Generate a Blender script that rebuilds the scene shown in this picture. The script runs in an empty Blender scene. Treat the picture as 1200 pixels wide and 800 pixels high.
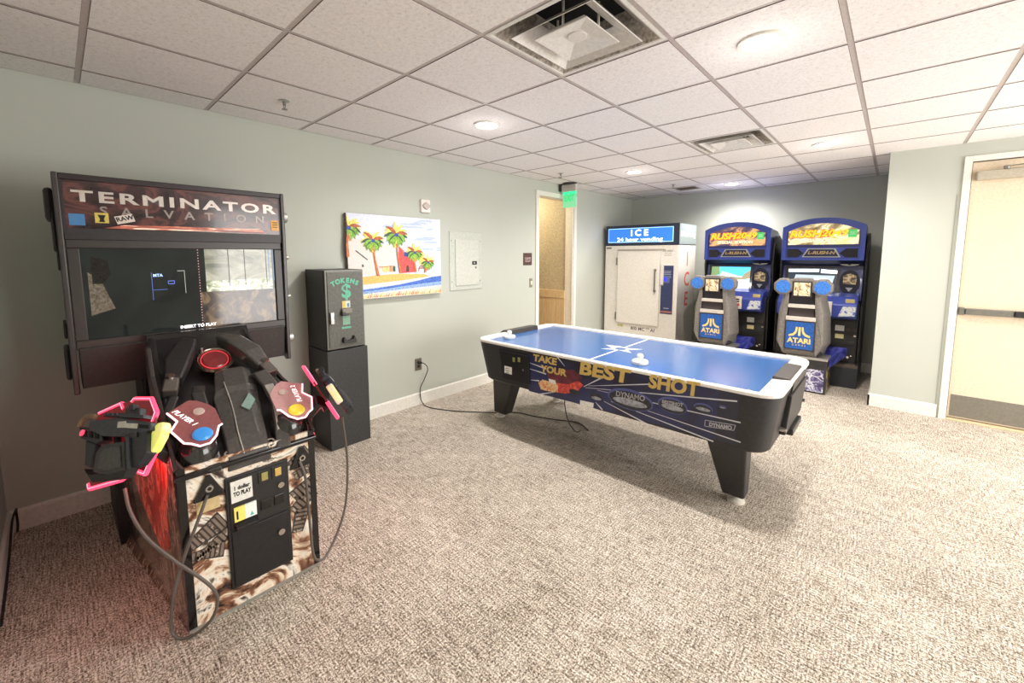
import bpy, math, random
from mathutils import Vector, Matrix
random.seed(7)
S = bpy.context.scene
COL = S.collection

# ------------------------------------------------------------------ camera, world, exposure
YAW, PITCH, ROLL = -0.7424, -0.1004, -0.0012
CAM = Vector((3.5444, -0.1544, 1.5433))
FPX, CX, CY = 487.07, 599.24, 347.76
fw = Vector((math.sin(YAW)*math.cos(PITCH), math.cos(YAW)*math.cos(PITCH), math.sin(PITCH)))
rt = Vector((math.cos(YAW), -math.sin(YAW), 0)); up = rt.cross(fw)
rt, up = rt*math.cos(ROLL)+up*math.sin(ROLL), -rt*math.sin(ROLL)+up*math.cos(ROLL)
cd = bpy.data.cameras.new('camera'); cam = bpy.data.objects.new('camera', cd); COL.objects.link(cam)
cam.matrix_world = Matrix(((rt.x, up.x, -fw.x, CAM.x), (rt.y, up.y, -fw.y, CAM.y), (rt.z, up.z, -fw.z, CAM.z), (0, 0, 0, 1)))
cd.sensor_width = 36; cd.lens = FPX*36/1200
cd.shift_x = (600-CX)/1200; cd.shift_y = -(400-CY)/1200
cd.clip_start = 0.02
S.camera = cam
w = bpy.data.worlds.new('world'); S.world = w; w.use_nodes = True
w.node_tree.nodes['Background'].inputs[0].default_value = (0.9, 0.95, 1, 1)
w.node_tree.nodes['Background'].inputs[1].default_value = 0.3
S.view_settings.view_transform = 'Standard'; S.view_settings.look = 'None'
S.view_settings.gamma = 1; S.view_settings.use_curve_mapping = False
S.view_settings.exposure = 0.76
LAMP_W = 13.5
FILL_W = 125.0

def W(px, py, ax, v):                       # where the sight line of a pixel meets the real plane axis = v
    r = fw + rt*((px-CX)/FPX) - up*((py-CY)/FPX)
    return CAM + r*((v-CAM[ax])/r[ax])
def WP(px, py, P, n):
    r = fw + rt*((px-CX)/FPX) - up*((py-CY)/FPX)
    return CAM + r*(((Vector(P)-CAM).dot(n))/r.dot(n))

# ------------------------------------------------------------------ materials
def lin(c):
    return tuple(((x/255)/12.92 if x/255 <= .04045 else ((x/255+.055)/1.055)**2.4) for x in c)+(1,)
class NT:
    def __init__(s, name):
        s.m = bpy.data.materials.new(name); s.m.use_nodes = True; s.t = s.m.node_tree
        s.b = s.t.nodes['Principled BSDF']
    def n(s, typ, **kw):
        nd = s.t.nodes.new(typ)
        for k, v in kw.items(): setattr(nd, k, v)
        return nd
    def l(s, a, b): s.t.links.new(a, b)
    def coord(s, scale=(1, 1, 1), rot=(0, 0, 0)):
        tc = s.n('ShaderNodeTexCoord'); mp = s.n('ShaderNodeMapping')
        mp.inputs['Scale'].default_value = scale; mp.inputs['Rotation'].default_value = rot
        s.l(tc.outputs['Object'], mp.inputs[0]); return mp.outputs[0]
    def noise(s, vec, scale, detail=3, dist=0, rough=.5):
        nd = s.n('ShaderNodeTexNoise'); nd.inputs['Scale'].default_value = scale
        nd.inputs['Detail'].default_value = detail; nd.inputs['Distortion'].default_value = dist
        nd.inputs['Roughness'].default_value = rough
        s.l(vec, nd.inputs['Vector']); return nd.outputs[0]
    def ramp(s, fac, stops, interp='LINEAR'):
        r = s.n('ShaderNodeValToRGB'); e = r.color_ramp.elements; r.color_ramp.interpolation = interp
        while len(e) < len(stops): e.new(.5)
        for i, (p, c) in enumerate(stops):
            e[i].position = p; e[i].color = lin(c)
        s.l(fac, r.inputs[0]); return r.outputs[0]
    def math(s, op, a, b):
        m = s.n('ShaderNodeMath', operation=op)
        for i, x in enumerate((a, b)):
            if isinstance(x, (int, float)): m.inputs[i].default_value = x
            else: s.l(x, m.inputs[i])
        return m.outputs[0]
    def bump(s, h, strength=.3, dist=.002):
        b = s.n('ShaderNodeBump'); b.inputs['Strength'].default_value = strength; b.inputs['Distance'].default_value = dist
        s.l(h, b.inputs['Height']); s.l(b.outputs[0], s.b.inputs['Normal'])
MATS = {}
def mat(name, rgb, rough=.5, metal=0, emit=None, es=1, trans=0, alpha=1, grain=.04, coat=0, spec=None):
    if name in MATS: return MATS[name]
    t = NT(name); b = t.b
    b.inputs['Roughness'].default_value = rough; b.inputs['Metallic'].default_value = metal
    if spec is not None: b.inputs['Specular IOR Level'].default_value = spec
    if coat: b.inputs['Coat Weight'].default_value = coat; b.inputs['Coat Roughness'].default_value = .05
    if grain:
        nz = t.noise(t.coord(), 60, 4)
        d = tuple(max(0, c*(1-grain)) for c in rgb); u = tuple(min(255, c*(1+grain)) for c in rgb)
        t.l(t.ramp(nz, [(.3, d), (.7, u)]), b.inputs['Base Color'])
    else: b.inputs['Base Color'].default_value = lin(rgb)
    if emit: b.inputs['Emission Color'].default_value = lin(emit); b.inputs['Emission Strength'].default_value = es
    if trans: b.inputs['Transmission Weight'].default_value = trans
    if alpha < 1: b.inputs['Alpha'].default_value = alpha
    MATS[name] = t.m; return t.m
def artmat(name, stops, scale=6, dist=2, vec=(1, 1, 1), rough=.25, detail=6, emis=0, coat=.3):
    t = NT(name); nz = t.noise(t.coord(vec), scale, detail, dist, .6)
    c = t.ramp(nz, stops); t.l(c, t.b.inputs['Base Color']); t.b.inputs['Roughness'].default_value = rough
    t.b.inputs['Coat Weight'].default_value = coat; t.b.inputs['Coat Roughness'].default_value = .06
    if emis: t.l(c, t.b.inputs['Emission Color']); t.b.inputs['Emission Strength'].default_value = emis
    MATS[name] = t.m; return t.m

def m_carpet():
    t = NT('carpet'); v1 = t.coord((1, 1, 1)); 
    st1 = t.noise(t.coord((1.2, 22, 1)), 7, 3, .1, .6)      # short weft streaks
    st2 = t.noise(t.coord((22, 1.6, 1)), 7, 3, .1, .6)
    fine = t.noise(v1, 330, 2, 0, .6); mid = t.noise(v1, 125, 2, 0, .6); big = t.noise(v1, 1.3, 3, 1)
    a = t.math('ADD', t.math('MULTIPLY', st1, .19), t.math('MULTIPLY', st2, .15))
    a = t.math('ADD', a, t.math('MULTIPLY', fine, .34)); a = t.math('ADD', a, t.math('MULTIPLY', mid, .34))
    a = t.math('ADD', a, t.math('MULTIPLY', t.math('SUBTRACT', big, .5), .04))
    c = t.ramp(a, [(.43, (66, 54, 44)), (.48, (134, 121, 107)), (.525, (196, 184, 168)), (.575, (244, 237, 226))])
    t.l(c, t.b.inputs['Base Color']); t.b.inputs['Roughness'].default_value = .95
    t.b.inputs['Specular IOR Level'].default_value = .1
    t.bump(a, .35, .004); return t.m
def m_wall():
    t = NT('sage_paint'); v = t.coord()
    c = t.ramp(t.noise(v, 1.4, 3), [(.3, (187, 191, 180)), (.7, (192, 195, 185))])
    t.l(c, t.b.inputs['Base Color']); t.b.inputs['Roughness'].default_value = .62
    t.bump(t.noise(v, 240, 3), .25, .001); return t.m
def m_tile():
    t = NT('mineral_tile'); v = t.coord()
    n1 = t.noise(v, 190, 3, .3, .7); n2 = t.noise(v, 60, 3)
    a = t.math('ADD', t.math('MULTIPLY', n1, .6), t.math('MULTIPLY', n2, .4))
    c = t.ramp(a, [(.32, (206, 198, 196)), (.45, (240, 234, 232)), (.6, (250, 245, 243))])
    t.l(c, t.b.inputs['Base Color']); t.b.inputs['Roughness'].default_value = .9
    t.bump(a, .5, .003); return t.m
def m_wood():
    t = NT('maple_wood'); c = t.ramp(t.noise(t.coord((6, 6, .6)), 9, 4, 1), [(.3, (206, 172, 122)), (.7, (228, 198, 150))])
    t.l(c, t.b.inputs['Base Color']); t.b.inputs['Roughness'].default_value = .4; return t.m
CARPET, WALLP, TILE, WOOD = m_carpet(), m_wall(), m_tile(), m_wood()
white = mat('white_paint', (232, 229, 220), .4)
cream = mat('cream_paint', (234, 222, 200), .5)
grid_m = mat('grid_bar_paint', (196, 184, 180), .5)
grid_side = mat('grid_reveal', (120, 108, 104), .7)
tanw = mat('tan_wallcover', (190, 172, 136), .7, grain=.1)
black = mat('black_laminate', (26, 25, 27), .45, grain=.15)
blackg = mat('black_gloss', (20, 19, 21), .18, coat=.4, grain=.1)
blackp = mat('black_plastic', (44, 42, 43), .38, grain=.12)
char = mat('charcoal_steel', (62, 61, 60), .5, grain=.08)
dark = mat('dark_void', (8, 8, 9), .9, grain=0)
chrome = mat('chrome', (205, 202, 198), .18, 1, grain=0)
steel = mat('brushed_steel', (150, 148, 142), .38, .9)
alu = mat('aluminium_trim', (186, 184, 178), .35, .7)
grey = mat('grey_plastic', (128, 124, 118), .5)
cable = mat('black_cable', (36, 34, 34), .5, grain=0)
cableg = mat('grey_cable', (98, 90, 84), .45, grain=0)
paper = mat('white_paper', (236, 234, 228), .7)
ink = mat('black_ink', (24, 24, 26), .7, grain=0)

# ------------------------------------------------------------------ mesh helpers
class MB:
    def __init__(s): s.v = []; s.f = []; s.mi = []; s.mats = []; s.cur = 0; s.M = None
    def use(s, m):
        if m not in s.mats: s.mats.append(m)
        s.cur = s.mats.index(m); return s
    def vert(s, p):
        p = Vector(p)
        if s.M is not None: p = s.M @ p
        s.v.append(p); return len(s.v)-1
    def face(s, ids): s.f.append(tuple(ids)); s.mi.append(s.cur)
    def poly(s, pts): s.face([s.vert(p) for p in pts]); return s
    def box(s, a, b):
        x0, y0, z0 = [min(a[i], b[i]) for i in range(3)]; x1, y1, z1 = [max(a[i], b[i]) for i in range(3)]
        i = [s.vert(p) for p in ((x0, y0, z0), (x1, y0, z0), (x1, y1, z0), (x0, y1, z0), (x0, y0, z1), (x1, y0, z1), (x1, y1, z1), (x0, y1, z1))]
        for q in ((0, 3, 2, 1), (4, 5, 6, 7), (0, 1, 5, 4), (1, 2, 6, 5), (2, 3, 7, 6), (3, 0, 4, 7)): s.face([i[k] for k in q])
        return s
    def prism(s, A, B):                     # two matching outlines joined by sides
        a = [s.vert(p) for p in A]; b = [s.vert(p) for p in B]; n = len(a)
        s.face(a[::-1]); s.face(b)
        for k in range(n): s.face((a[k], a[(k+1) % n], b[(k+1) % n], b[k]))
        return s
    def ext(s, pts, d): d = Vector(d); return s.prism(pts, [Vector(p)+d for p in pts])
    def loft(s, rings, caps=True):
        R = [[s.vert(p) for p in r] for r in rings]; n = len(R[0])
        for a, b in zip(R, R[1:]):
            for k in range(n): s.face((a[k], a[(k+1) % n], b[(k+1) % n], b[k]))
        if caps: s.face(R[0][::-1]); s.face(R[-1])
        return s
    def cyl(s, p, q, r, r2=None, n=24):
        p, q = Vector(p), Vector(q); r2 = r if r2 is None else r2
        d = (q-p).normalized(); a = d.orthogonal().normalized(); b = d.cross(a)
        ring = lambda c, R: [c+a*(R*math.cos(2*math.pi*k/n))+b*(R*math.sin(2*math.pi*k/n)) for k in range(n)]
        return s.loft([ring(p, r), ring(q, r2)])
    def lathe(s, c, axis, prof, n=32):      # prof = [(radius, height)...]
        c = Vector(c); d = Vector(axis).normalized(); a = d.orthogonal().normalized(); b = d.cross(a)
        return s.loft([[c+d*h+a*(r*math.cos(2*math.pi*k/n))+b*(r*math.sin(2*math.pi*k/n)) for k in range(n)] for r, h in prof])
    def ring(s, c, axis, r0, r1, h, n=32):
        c = Vector(c); d = Vector(axis).normalized(); a = d.orthogonal().normalized(); b = d.cross(a)
        R = lambda r, hh: [s.vert(c+d*hh+a*(r*math.cos(2*math.pi*k/n))+b*(r*math.sin(2*math.pi*k/n))) for k in range(n)]
        q = [R(r0, 0), R(r1, 0), R(r1, h), R(r0, h)]
        for i in range(4):
            A, B = q[i], q[(i+1) % 4]
            for k in range(n): s.face((A[k], A[(k+1) % n], B[(k+1) % n], B[k]))
        return s
    def tube(s, pts, r, n=8, sm=6):
        P = [Vector(p) for p in pts]
        if sm and len(P) > 2:
            Q = [P[0]+(P[0]-P[1])]+P+[P[-1]+(P[-1]-P[-2])]; out = []
            for i in range(1, len(Q)-2):
                p0, p1, p2, p3 = Q[i-1:i+3]
                for k in range(sm):
                    t = k/sm
                    out.append(.5*((2*p1)+(p2-p0)*t+(2*p0-5*p1+4*p2-p3)*t*t+(3*p1-p0-3*p2+p3)*t**3))
            out.append(P[-1]); P = out
        rings = []; a = None
        for i, p in enumerate(P):
            d = (P[min(i+1, len(P)-1)]-P[max(i-1, 0)]).normalized()
            a = d.orthogonal().normalized() if a is None else (a-d*a.dot(d)).normalized()
            b = d.cross(a)
            rings.append([p+a*(r*math.cos(2*math.pi*k/n))+b*(r*math.sin(2*math.pi*k/n)) for k in range(n)])
        return s.loft(rings)
    def text(s, body, size, M, ext=.0006, xs=1, shear=0, bold=0, align='CENTER', space=1):
        cu = bpy.data.curves.new('t', 'FONT'); cu.body = body; cu.size = size; cu.extrude = ext; cu.shear = shear
        cu.offset = bold; cu.align_x = align; cu.align_y = 'CENTER'; cu.resolution_u = 3; cu.space_character = space
        o = bpy.data.objects.new('t', cu); COL.objects.link(o)
        me = bpy.data.meshes.new_from_object(o.evaluated_get(bpy.context.evaluated_depsgraph_get()))
        off = len(s.v)
        for v in me.vertices:
            s.v.append(M @ Vector((v.co.x*xs, v.co.y, v.co.z)))
        for p in me.polygons: s.f.append(tuple(off+i for i in p.vertices)); s.mi.append(s.cur)
        bpy.data.objects.remove(o); bpy.data.curves.remove(cu); bpy.data.meshes.remove(me)
        return s
    def build(s, name, m=None, parent=None, bevel=0, smooth=False, label=None, seg=2):
        if m is not None and not s.mats: s.mats = [m]
        off = ROOTPOS.get(parent.name, Vector()) if parent else Vector()
        me = bpy.data.meshes.new(name); me.from_pydata([v-off for v in s.v], [], s.f)
        for q in s.mats: me.materials.append(q)
        for p, i in zip(me.polygons, s.mi): p.material_index = i
        me.validate(); me.update()
        if smooth:
            for p in me.polygons: p.use_smooth = True
            try: me.set_sharp_from_angle(angle=math.radians(40))
            except Exception: pass
        o = bpy.data.objects.new(name, me); COL.objects.link(o)
        if parent: o.parent = parent; ROOTPOS[o.name] = off
        if bevel:
            b = o.modifiers.new('bevel', 'BEVEL'); b.width = bevel; b.segments = seg; b.limit_method = 'ANGLE'
            b.angle_limit = math.radians(35)
        if label: o['label'] = label
        return o
ROOTPOS = {}
def frame(o, x, y):                         # matrix: origin, x direction, y direction
    x = Vector(x).normalized(); z = x.cross(Vector(y)).normalized(); y = z.cross(x)
    return Matrix(((x.x, y.x, z.x, o[0]), (x.y, y.y, z.y, o[1]), (x.z, y.z, z.z, o[2]), (0, 0, 0, 1)))
def thing(name, label, cat, loc, group=None):
    o = bpy.data.objects.new(name, None); o.empty_display_size = .1; COL.objects.link(o); o.location = loc
    o['label'] = label; o['category'] = cat
    if group: o['group'] = group
    ROOTPOS[o.name] = Vector(loc); return o
def tag(o, label, cat, group=None):
    o['label'] = label; o['category'] = cat
    if group: o['group'] = group
    return o
def recenter(o, loc):                       # put a single-mesh thing's origin at its base
    loc = Vector(loc); o.data.transform(Matrix.Translation(-loc)); o.location = loc; return o
def struct(o): o['kind'] = 'structure'; return o

# ------------------------------------------------------------------ the room
T = .61; GX = .2775; H = 2.53; YB = 6.92; YC = 5.403; XC = 3.451; YN = -.445; XR = 6.6
struct(MB().box((-3, YN-.2, -.08), (XR, YB+.1, 0)).build('floor', CARPET))
m = MB().use(TILE)                           # tiles with a recessed edge, hung between the bars
vents = {(3, 2): 1, (3, 6): 1}
VENT_TILES = {(3, 2), (4, 6)}
def gx(i): return GX+T*i
for i in range(-1, 11):
    for j in range(-1, 12):
        if (i, j) in {(3, 2), (3, 6)}: continue
        x0, x1 = max(gx(i), 0), min(gx(i+1), XR); y0, y1 = max(j*T, YN), min((j+1)*T, YB)
        if x1 <= x0 or y1 <= y0: continue
        a = .013
        m.use(TILE).poly([(x0+a, y0+a, H), (x0+a, y1-a, H), (x1-a, y1-a, H), (x1-a, y0+a, H)])
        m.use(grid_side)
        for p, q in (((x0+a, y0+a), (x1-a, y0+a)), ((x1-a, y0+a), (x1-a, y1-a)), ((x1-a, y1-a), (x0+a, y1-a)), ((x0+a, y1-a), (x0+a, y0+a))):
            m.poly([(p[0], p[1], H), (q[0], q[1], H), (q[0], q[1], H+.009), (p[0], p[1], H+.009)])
m.use(grid_m)
m.box((-.05, YN-.1, H+.004), (XR, YB+.1, H+.0045)) if False else None
for i in range(0, 11): m.box((gx(i)-.012, YN, H+.003), (gx(i)+.012, YB, H+.02))
for j in range(0, 12): m.box((0, j*T-.012, H+.0032), (XR, j*T+.012, H+.02))
m.box((0, YN, H+.002), (.02, YB, H+.02)); m.box((0, YB-.02, H+.002), (XR, YB, H+.02)); m.box((0, YN, H+.002), (XR, YN+.02, H+.02))
m.use(grid_side)
def plenum(x0, x1, y0, y1): m.box((x0, y0, H+.021), (x1, y1, H+.05))
plenum(-.1, gx(3), YN-.1, YB+.1); plenum(gx(4), XR, YN-.1, YB+.1)
plenum(gx(3), gx(4), YN-.1, 2*T); plenum(gx(3), gx(4), 3*T, 6*T); plenum(gx(3), gx(4), 7*T, YB+.1)
struct(m.build('ceiling'))
# left wall with the open doorway y 4.245..5.07, z 0..2.33
DY0, DY1, DZ = 4.245, 5.075, 2.335
m = MB(); 
m.box((-.14, YN-.1, 0), (0, DY0, H+.02)); m.box((-.14, DY1, 0), (0, YB+.1, H+.02)); m.box((-.14, DY0, DZ), (0, DY1, H+.02))
struct(m.build('wall_left', WALLP))
struct(MB().box((0, YB, 0), (XC+.12, YB+.1, H+.02)).build('wall_back', WALLP))
struct(MB().box((XC, YC+.12, 0), (XC+.12, YB, H+.02)).build('wall_return', WALLP))
RX0, RX1, RZ = 4.0, 4.95, 2.36
m = MB(); m.box((XC, YC, 0), (RX0, YC+.12, H+.02)); m.box((RX1, YC, 0), (XR, YC+.12, H+.02)); m.box((RX0, YC, RZ), (RX1, YC+.12, H+.02))
struct(m.build('wall_right', WALLP))
m = MB()
m.box((XR, YN-.1, 0), (XR+.1, 1.75, H+.02)); m.box((XR, 5.25, 0), (XR+.1, YB+.1, H+.02)); m.box((XR, 1.75, 0), (XR+.1, 5.25, .15)); m.box((XR, 1.75, 2.42), (XR+.1, 5.25, H+.02)); struct(m.build('wall_far_right', WALLP))
m = MB()
for y in (1.75, 2.9, 4.07, 5.22): m.box((XR, y, .15), (XR+.05, y+.03, 2.42))
m.box((XR, 1.75, .15), (XR+.05, 5.25, .19)); m.box((XR, 1.75, 2.38), (XR+.05, 5.25, 2.42)); struct(m.build('added_window_1', white))  # window frame out of view, added to go with the fill light
struct(MB().box((-.14, YN-.1, 0), (XR, YN, H+.02)).build('wall_near', WALLP))
def baseboard(name, a, b, nrm, h=.125, t=.014):
    a, b, n = Vector(a), Vector(b), Vector(nrm)
    prof = [(0, 0), (t, 0), (t, h-.012), (t*.45, h), (0, h)]
    A = [a+n*p+Vector((0, 0, q)) for p, q in prof]; B = [b+n*p+Vector((0, 0, q)) for p, q in prof]
    return struct(MB().prism(A, B).build(name, white))
baseboard('baseboard_left', (0, YN, 0), (0, 4.19, 0), (1, 0, 0))
baseboard('baseboard_left_far', (0, 5.15, 0), (0, YB, 0), (1, 0, 0))
baseboard('baseboard_back', (0, YB, 0), (XC, YB, 0), (0, -1, 0))
baseboard('baseboard_return', (XC, YC-.014, 0), (XC, YB, 0), (-1, 0, 0))
baseboard('baseboard_right', (XC-.014, YC, 0), (3.935, YC, 0), (0, -1, 0))
baseboard('baseboard_near', (0, YN, 0), (XR, YN, 0), (0, 1, 0))
struct(MB().box((3.925, YC-.004, 0), (3.928, YC, H-.45)).build('trim_1', mat('seam', (150, 158, 148), .7)))
# doorway in the left wall: white casing, beige jamb, corridor end wall with a maple wainscot
m = MB(); cw = .062
for y0, y1 in ((DY0-cw, DY0), (DY1, DY1+cw)): m.box((0, y0, 0), (.018, y1, DZ+cw))
m.box((0, DY0, DZ), (.018, DY1, DZ+cw))
m.box((-.02, DY0, 0), (.001, DY0+.012, DZ)); m.box((-.02, DY1-.012, 0), (.001, DY1, DZ))
o = struct(m.build('door_1', white, bevel=.003))
m = MB(); m.box((-.14, DY1-.004, 0), (-.02, DY1, DZ)); m.box((-.14, DY0, 0), (-.02, DY0+.004, DZ)); m.box((-.14, DY0, DZ-.004), (-.02, DY1, DZ))
struct(m.build('trim_2', cream))
struct(MB().box((-3, 5.09, .0), (-.14, 5.2, H)).build('wall_corridor_end', tanw))
struct(MB().box((-3, 3.2, 0), (-2.9, 5.1, H)).build('wall_corridor_side', tanw))
struct(MB().box((-3, 3.1, 0), (-.14, 3.2, H)).build('wall_corridor_near', tanw))
struct(MB().box((-3, 3.1, H), (-.14, 5.2, H+.05)).build('ceiling_corridor', white))
m = MB(); m.box((-2.9, 5.065, 0), (-.14, 5.09, 1.0)); m.box((-2.9, 5.055, .88), (-.14, 5.07, 1.0))
struct(m.build('trim_3', WOOD, bevel=.003))

# right-hand door: frame, slab, closer, panic bar, kick plate
m = MB(); cw = .05
m.box((RX0-cw, YC-.016, 0), (RX0, YC+.13, RZ+cw)); m.box((RX1, YC-.016, 0), (RX1+cw, YC+.13, RZ+cw)); m.box((RX0, YC-.016, RZ), (RX1, YC+.13, RZ+cw))
m.box((RX0, YC+.03, 0), (RX0+.014, YC+.08, RZ)); m.box((RX1-.014, YC+.03, 0), (RX1, YC+.08, RZ))
fr = struct(m.build('door_2', white, bevel=.003))
YD = YC+.012
m = MB(); m.box((RX0+.004, YD, .03), (RX1-.004, YD+.045, RZ-.005)); m.build('door_slab', mat('door_cream', (224, 206, 180), .5), fr, bevel=.002)
MB().box((RX0, YC-.02, 0), (RX1, YC+.1, .018)).build('threshold', mat('oak_threshold', (214, 196, 158), .5), fr, bevel=.004)
MB().box((RX0+.02, YD-.003, .04), (RX1-.02, YD, .245)).build('kick_plate', mat('kick_plate_steel', (140, 136, 126), .4, .6), fr)
m = MB(); m.box((RX0+.03, YD-.06, 2.19), (RX0+.37, YD, 2.27)); m.build('closer_body', mat('closer_silver', (186, 178, 160), .45, .3), fr, bevel=.01, label='silver door closer body')
m = MB(); 
m.prism([(RX0+.2, YD-.05, 2.285), (RX0+.62, YD-.16, 2.30), (RX0+.62, YD-.18, 2.30), (RX0+.2, YD-.07, 2.285)], [(RX0+.2, YD-.05, 2.292), (RX0+.62, YD-.16, 2.308), (RX0+.62, YD-.18, 2.308), (RX0+.2, YD-.07, 2.292)])
m.prism([(RX0+.62, YD-.16, 2.31), (RX0+.45, YC-.01, 2.33), (RX0+.48, YC-.01, 2.33), (RX0+.64, YD-.17, 2.31)], [(RX0+.62, YD-.16, 2.318), (RX0+.45, YC-.01, 2.338), (RX0+.48, YC-.01, 2.338), (RX0+.64, YD-.17, 2.318)])
m.cyl((RX0+.2, YD-.05, 2.27), (RX0+.2, YD-.05, 2.295), .02); m.build('closer_arm', steel, fr)
m = MB(); zb = 1.03
m.box((RX0+.01, YD-.035, zb-.035), (RX0+.05, YD, zb+.035)); m.box((RX0+.05, YD-.045, zb-.028), (RX0+.34, YD, zb+.028))
m.build('push_bar_housing', steel, fr, bevel=.006)
m = MB(); m.box((RX0+.34, YD-.06, zb-.026), (RX0+.46, YD, zb+.026)); m.build('bar_end_cap', blackp, fr, bevel=.004)
m = MB(); m.box((RX0+.46, YD-.062, zb-.03), (RX0+.9, YD-.012, zb+.024)); m.build('push_bar', chrome, fr, bevel=.01)

# ------------------------------------------------------------------ ceiling lights
disc = NT('lamp_lens'); disc.b.inputs['Base Color'].default_value = (1, 1, 1, 1)
disc.b.inputs['Emission Color'].default_value = lin((255, 246, 238)); disc.b.inputs['Emission Strength'].default_value = 14
def downlight(x, y, label, power=LAMP_W, grp='recessed round ceiling lights'):
    r = thing('recessed_light', label, 'ceiling light', (x, y, H), grp)
    m = MB().ring((x, y, H+.002), (0, 0, -1), .082, .1, .012); m.build('trim_ring', white, r, smooth=True)
    m = MB().lathe((x, y, H-.004), (0, 0, 1), [(.083, 0), (.083, .006)]); m.build('lens', disc.m, r)
    ld = bpy.data.lights.new('lamp', 'SPOT'); ld.energy = power*5.2; ld.spot_size = math.radians(165); ld.spot_blend = .85
    ld.color = (1, .955, .91); ld.shadow_soft_size = .075
    lo = bpy.data.objects.new('lamp', ld); COL.objects.link(lo); lo.parent = r; lo.location = (0, 0, -.03)
    ld = bpy.data.lights.new('ceiling_fill', 'POINT'); ld.energy = power*0.05; ld.color = (1, .955, .92); ld.shadow_soft_size = .07  # weak extra light added under the lens to brighten the ceiling
    lo = bpy.data.objects.new('ceiling_fill', ld); COL.objects.link(lo); lo.parent = r; lo.location = (0, 0, -.2)
downlight(gx(4)+.305, 3.5*T, 'big bright round recessed light, nearest and largest, right of the large ceiling diffuser')
downlight(gx(1)+.305, 3.5*T, 'round recessed ceiling light on the left, above the picture of palms')
downlight(gx(1)+.305, 7.5*T, 'round recessed ceiling light between the exit sign and the ice machine')
downlight(gx(4)+.305, 7.5*T, 'round recessed ceiling light at right, right of the small square diffuser')
downlight(gx(2)+.305, 6.3, 'small distant recessed light close to the back wall above the ice machine', LAMP_W*1.25)
# unseen window added in the far right wall; its area light is soft fill
WY0, WY1, WZ0, WZ1 = 1.75, 5.25, .15, 2.42
ld = bpy.data.lights.new('window_fill', 'AREA'); ld.shape = 'RECTANGLE'; ld.size = WY1-WY0; ld.size_y = WZ1-WZ0; ld.energy = FILL_W; ld.color = (1, .975, .94)
lo = bpy.data.objects.new('window_fill', ld); COL.objects.link(lo); lo.location = (XR+.06, (WY0+WY1)/2, (WZ0+WZ1)/2); lo.rotation_euler = (math.radians(90), 0, math.radians(90))
ld = bpy.data.lights.new('corridor_lamp', 'POINT'); ld.energy = 16; ld.color = (1, .9, .72); ld.shadow_soft_size = .1
lo = bpy.data.objects.new('corridor_lamp', ld); COL.objects.link(lo); lo.location = (-.9, 4.5, 2.35)

# ------------------------------------------------------------------ ceiling fittings
ventw = mat('vent_white', (228, 224, 218), .4); ventd = mat('vent_grey', (168, 160, 150), .6, grain=.25)  # plain white, and a mottled grey for outer pan and grille frame
def diffuser(x0, y0, label, rz=False):
    x1, y1 = x0+T, y0+T; cx, cy = (x0+x1)/2, (y0+y1)/2
    r = thing('air_diffuser', label, 'vent', (cx, cy, H), 'square ceiling diffusers')
    m = MB()
    def sq(h, z): return [(cx-h, cy-h, z), (cx+h, cy-h, z), (cx+h, cy+h, z), (cx-h, cy+h, z)]
    def circ(h, z):
        return None
    # flange and flared pan rising into the plenum
    m.use(ventw).loft([sq(.297, H), sq(.28, H-.002), sq(.272, H+.002)], caps=False)
    m.use(ventd).loft([sq(.272, H+.002), sq(.235, H+.035), sq(.185, H+.085), sq(.16, H+.12)], caps=False)
    m.use(dark).poly(sq(.16, H+.12)[::-1]); m.build('outer_pan', None, r)
    m = MB().use(ventw); m.loft([sq(.215, H-.012), sq(.212, H-.014), sq(.16, H+.028), sq(.118, H+.05), sq(.12, H+.053), sq(.163, H+.031), sq(.215, H-.008)], caps=False); m.build('middle_cone', ventw, r)
    m = MB().use(ventw); m.loft([sq(.14, H-.016), sq(.136, H-.018), sq(.05, H+.004), sq(.0, H+.006)], caps=False)
    m.loft([sq(.14, H-.016), sq(.1, H+.02), sq(.0, H+.022)], caps=False)
    m.lathe((cx, cy, H+.006), (0, 0, -1), [(.0, -.01), (.045, -.01), (.045, .004), (.04, .006), (.0, .006)]); m.build('centre_cone', ventw, r)
    for dx, dy in ((-.11, 0), (.11, 0), (0, .11), (0, -.11)): MB().box((cx+dx-.004, cy+dy-.004, H), (cx+dx+.004, cy+dy+.004, H+.11)).build('hanger', ventw, r)
diffuser(gx(3), 2*T, 'large square ceiling diffuser with stepped cones, nearest the camera')
diffuser(gx(3), 6*T, 'smaller-looking square ceiling diffuser further back, over the air hockey table')
vx, vy = 1.2, 6.28
r = thing('return_grille', 'small dark rectangular ceiling grille near the back wall', 'vent', (vx, vy, H))
m = MB().box((vx-.16, vy-.14, H-.004), (vx+.16, vy-.12, H+.002)).box((vx-.16, vy+.12, H-.004), (vx+.16, vy+.14, H+.002)).box((vx-.16, vy-.14, H-.004), (vx-.14, vy+.14, H+.002)).box((vx+.14, vy-.14, H-.004), (vx+.16, vy+.14, H+.002))
m.build('grille_frame', ventd, r)
m = MB()
for k in range(9): m.box((vx-.14, vy-.115+k*.027, H-.004), (vx+.14, vy-.105+k*.027, H+.0))
m.build('louvres', mat('brown_louvre', (110, 96, 82), .7), r)
MB().box((vx-.14, vy-.12, H-.0015), (vx+.14, vy+.12, H-.0005)).build('backing', dark, r)
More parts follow.
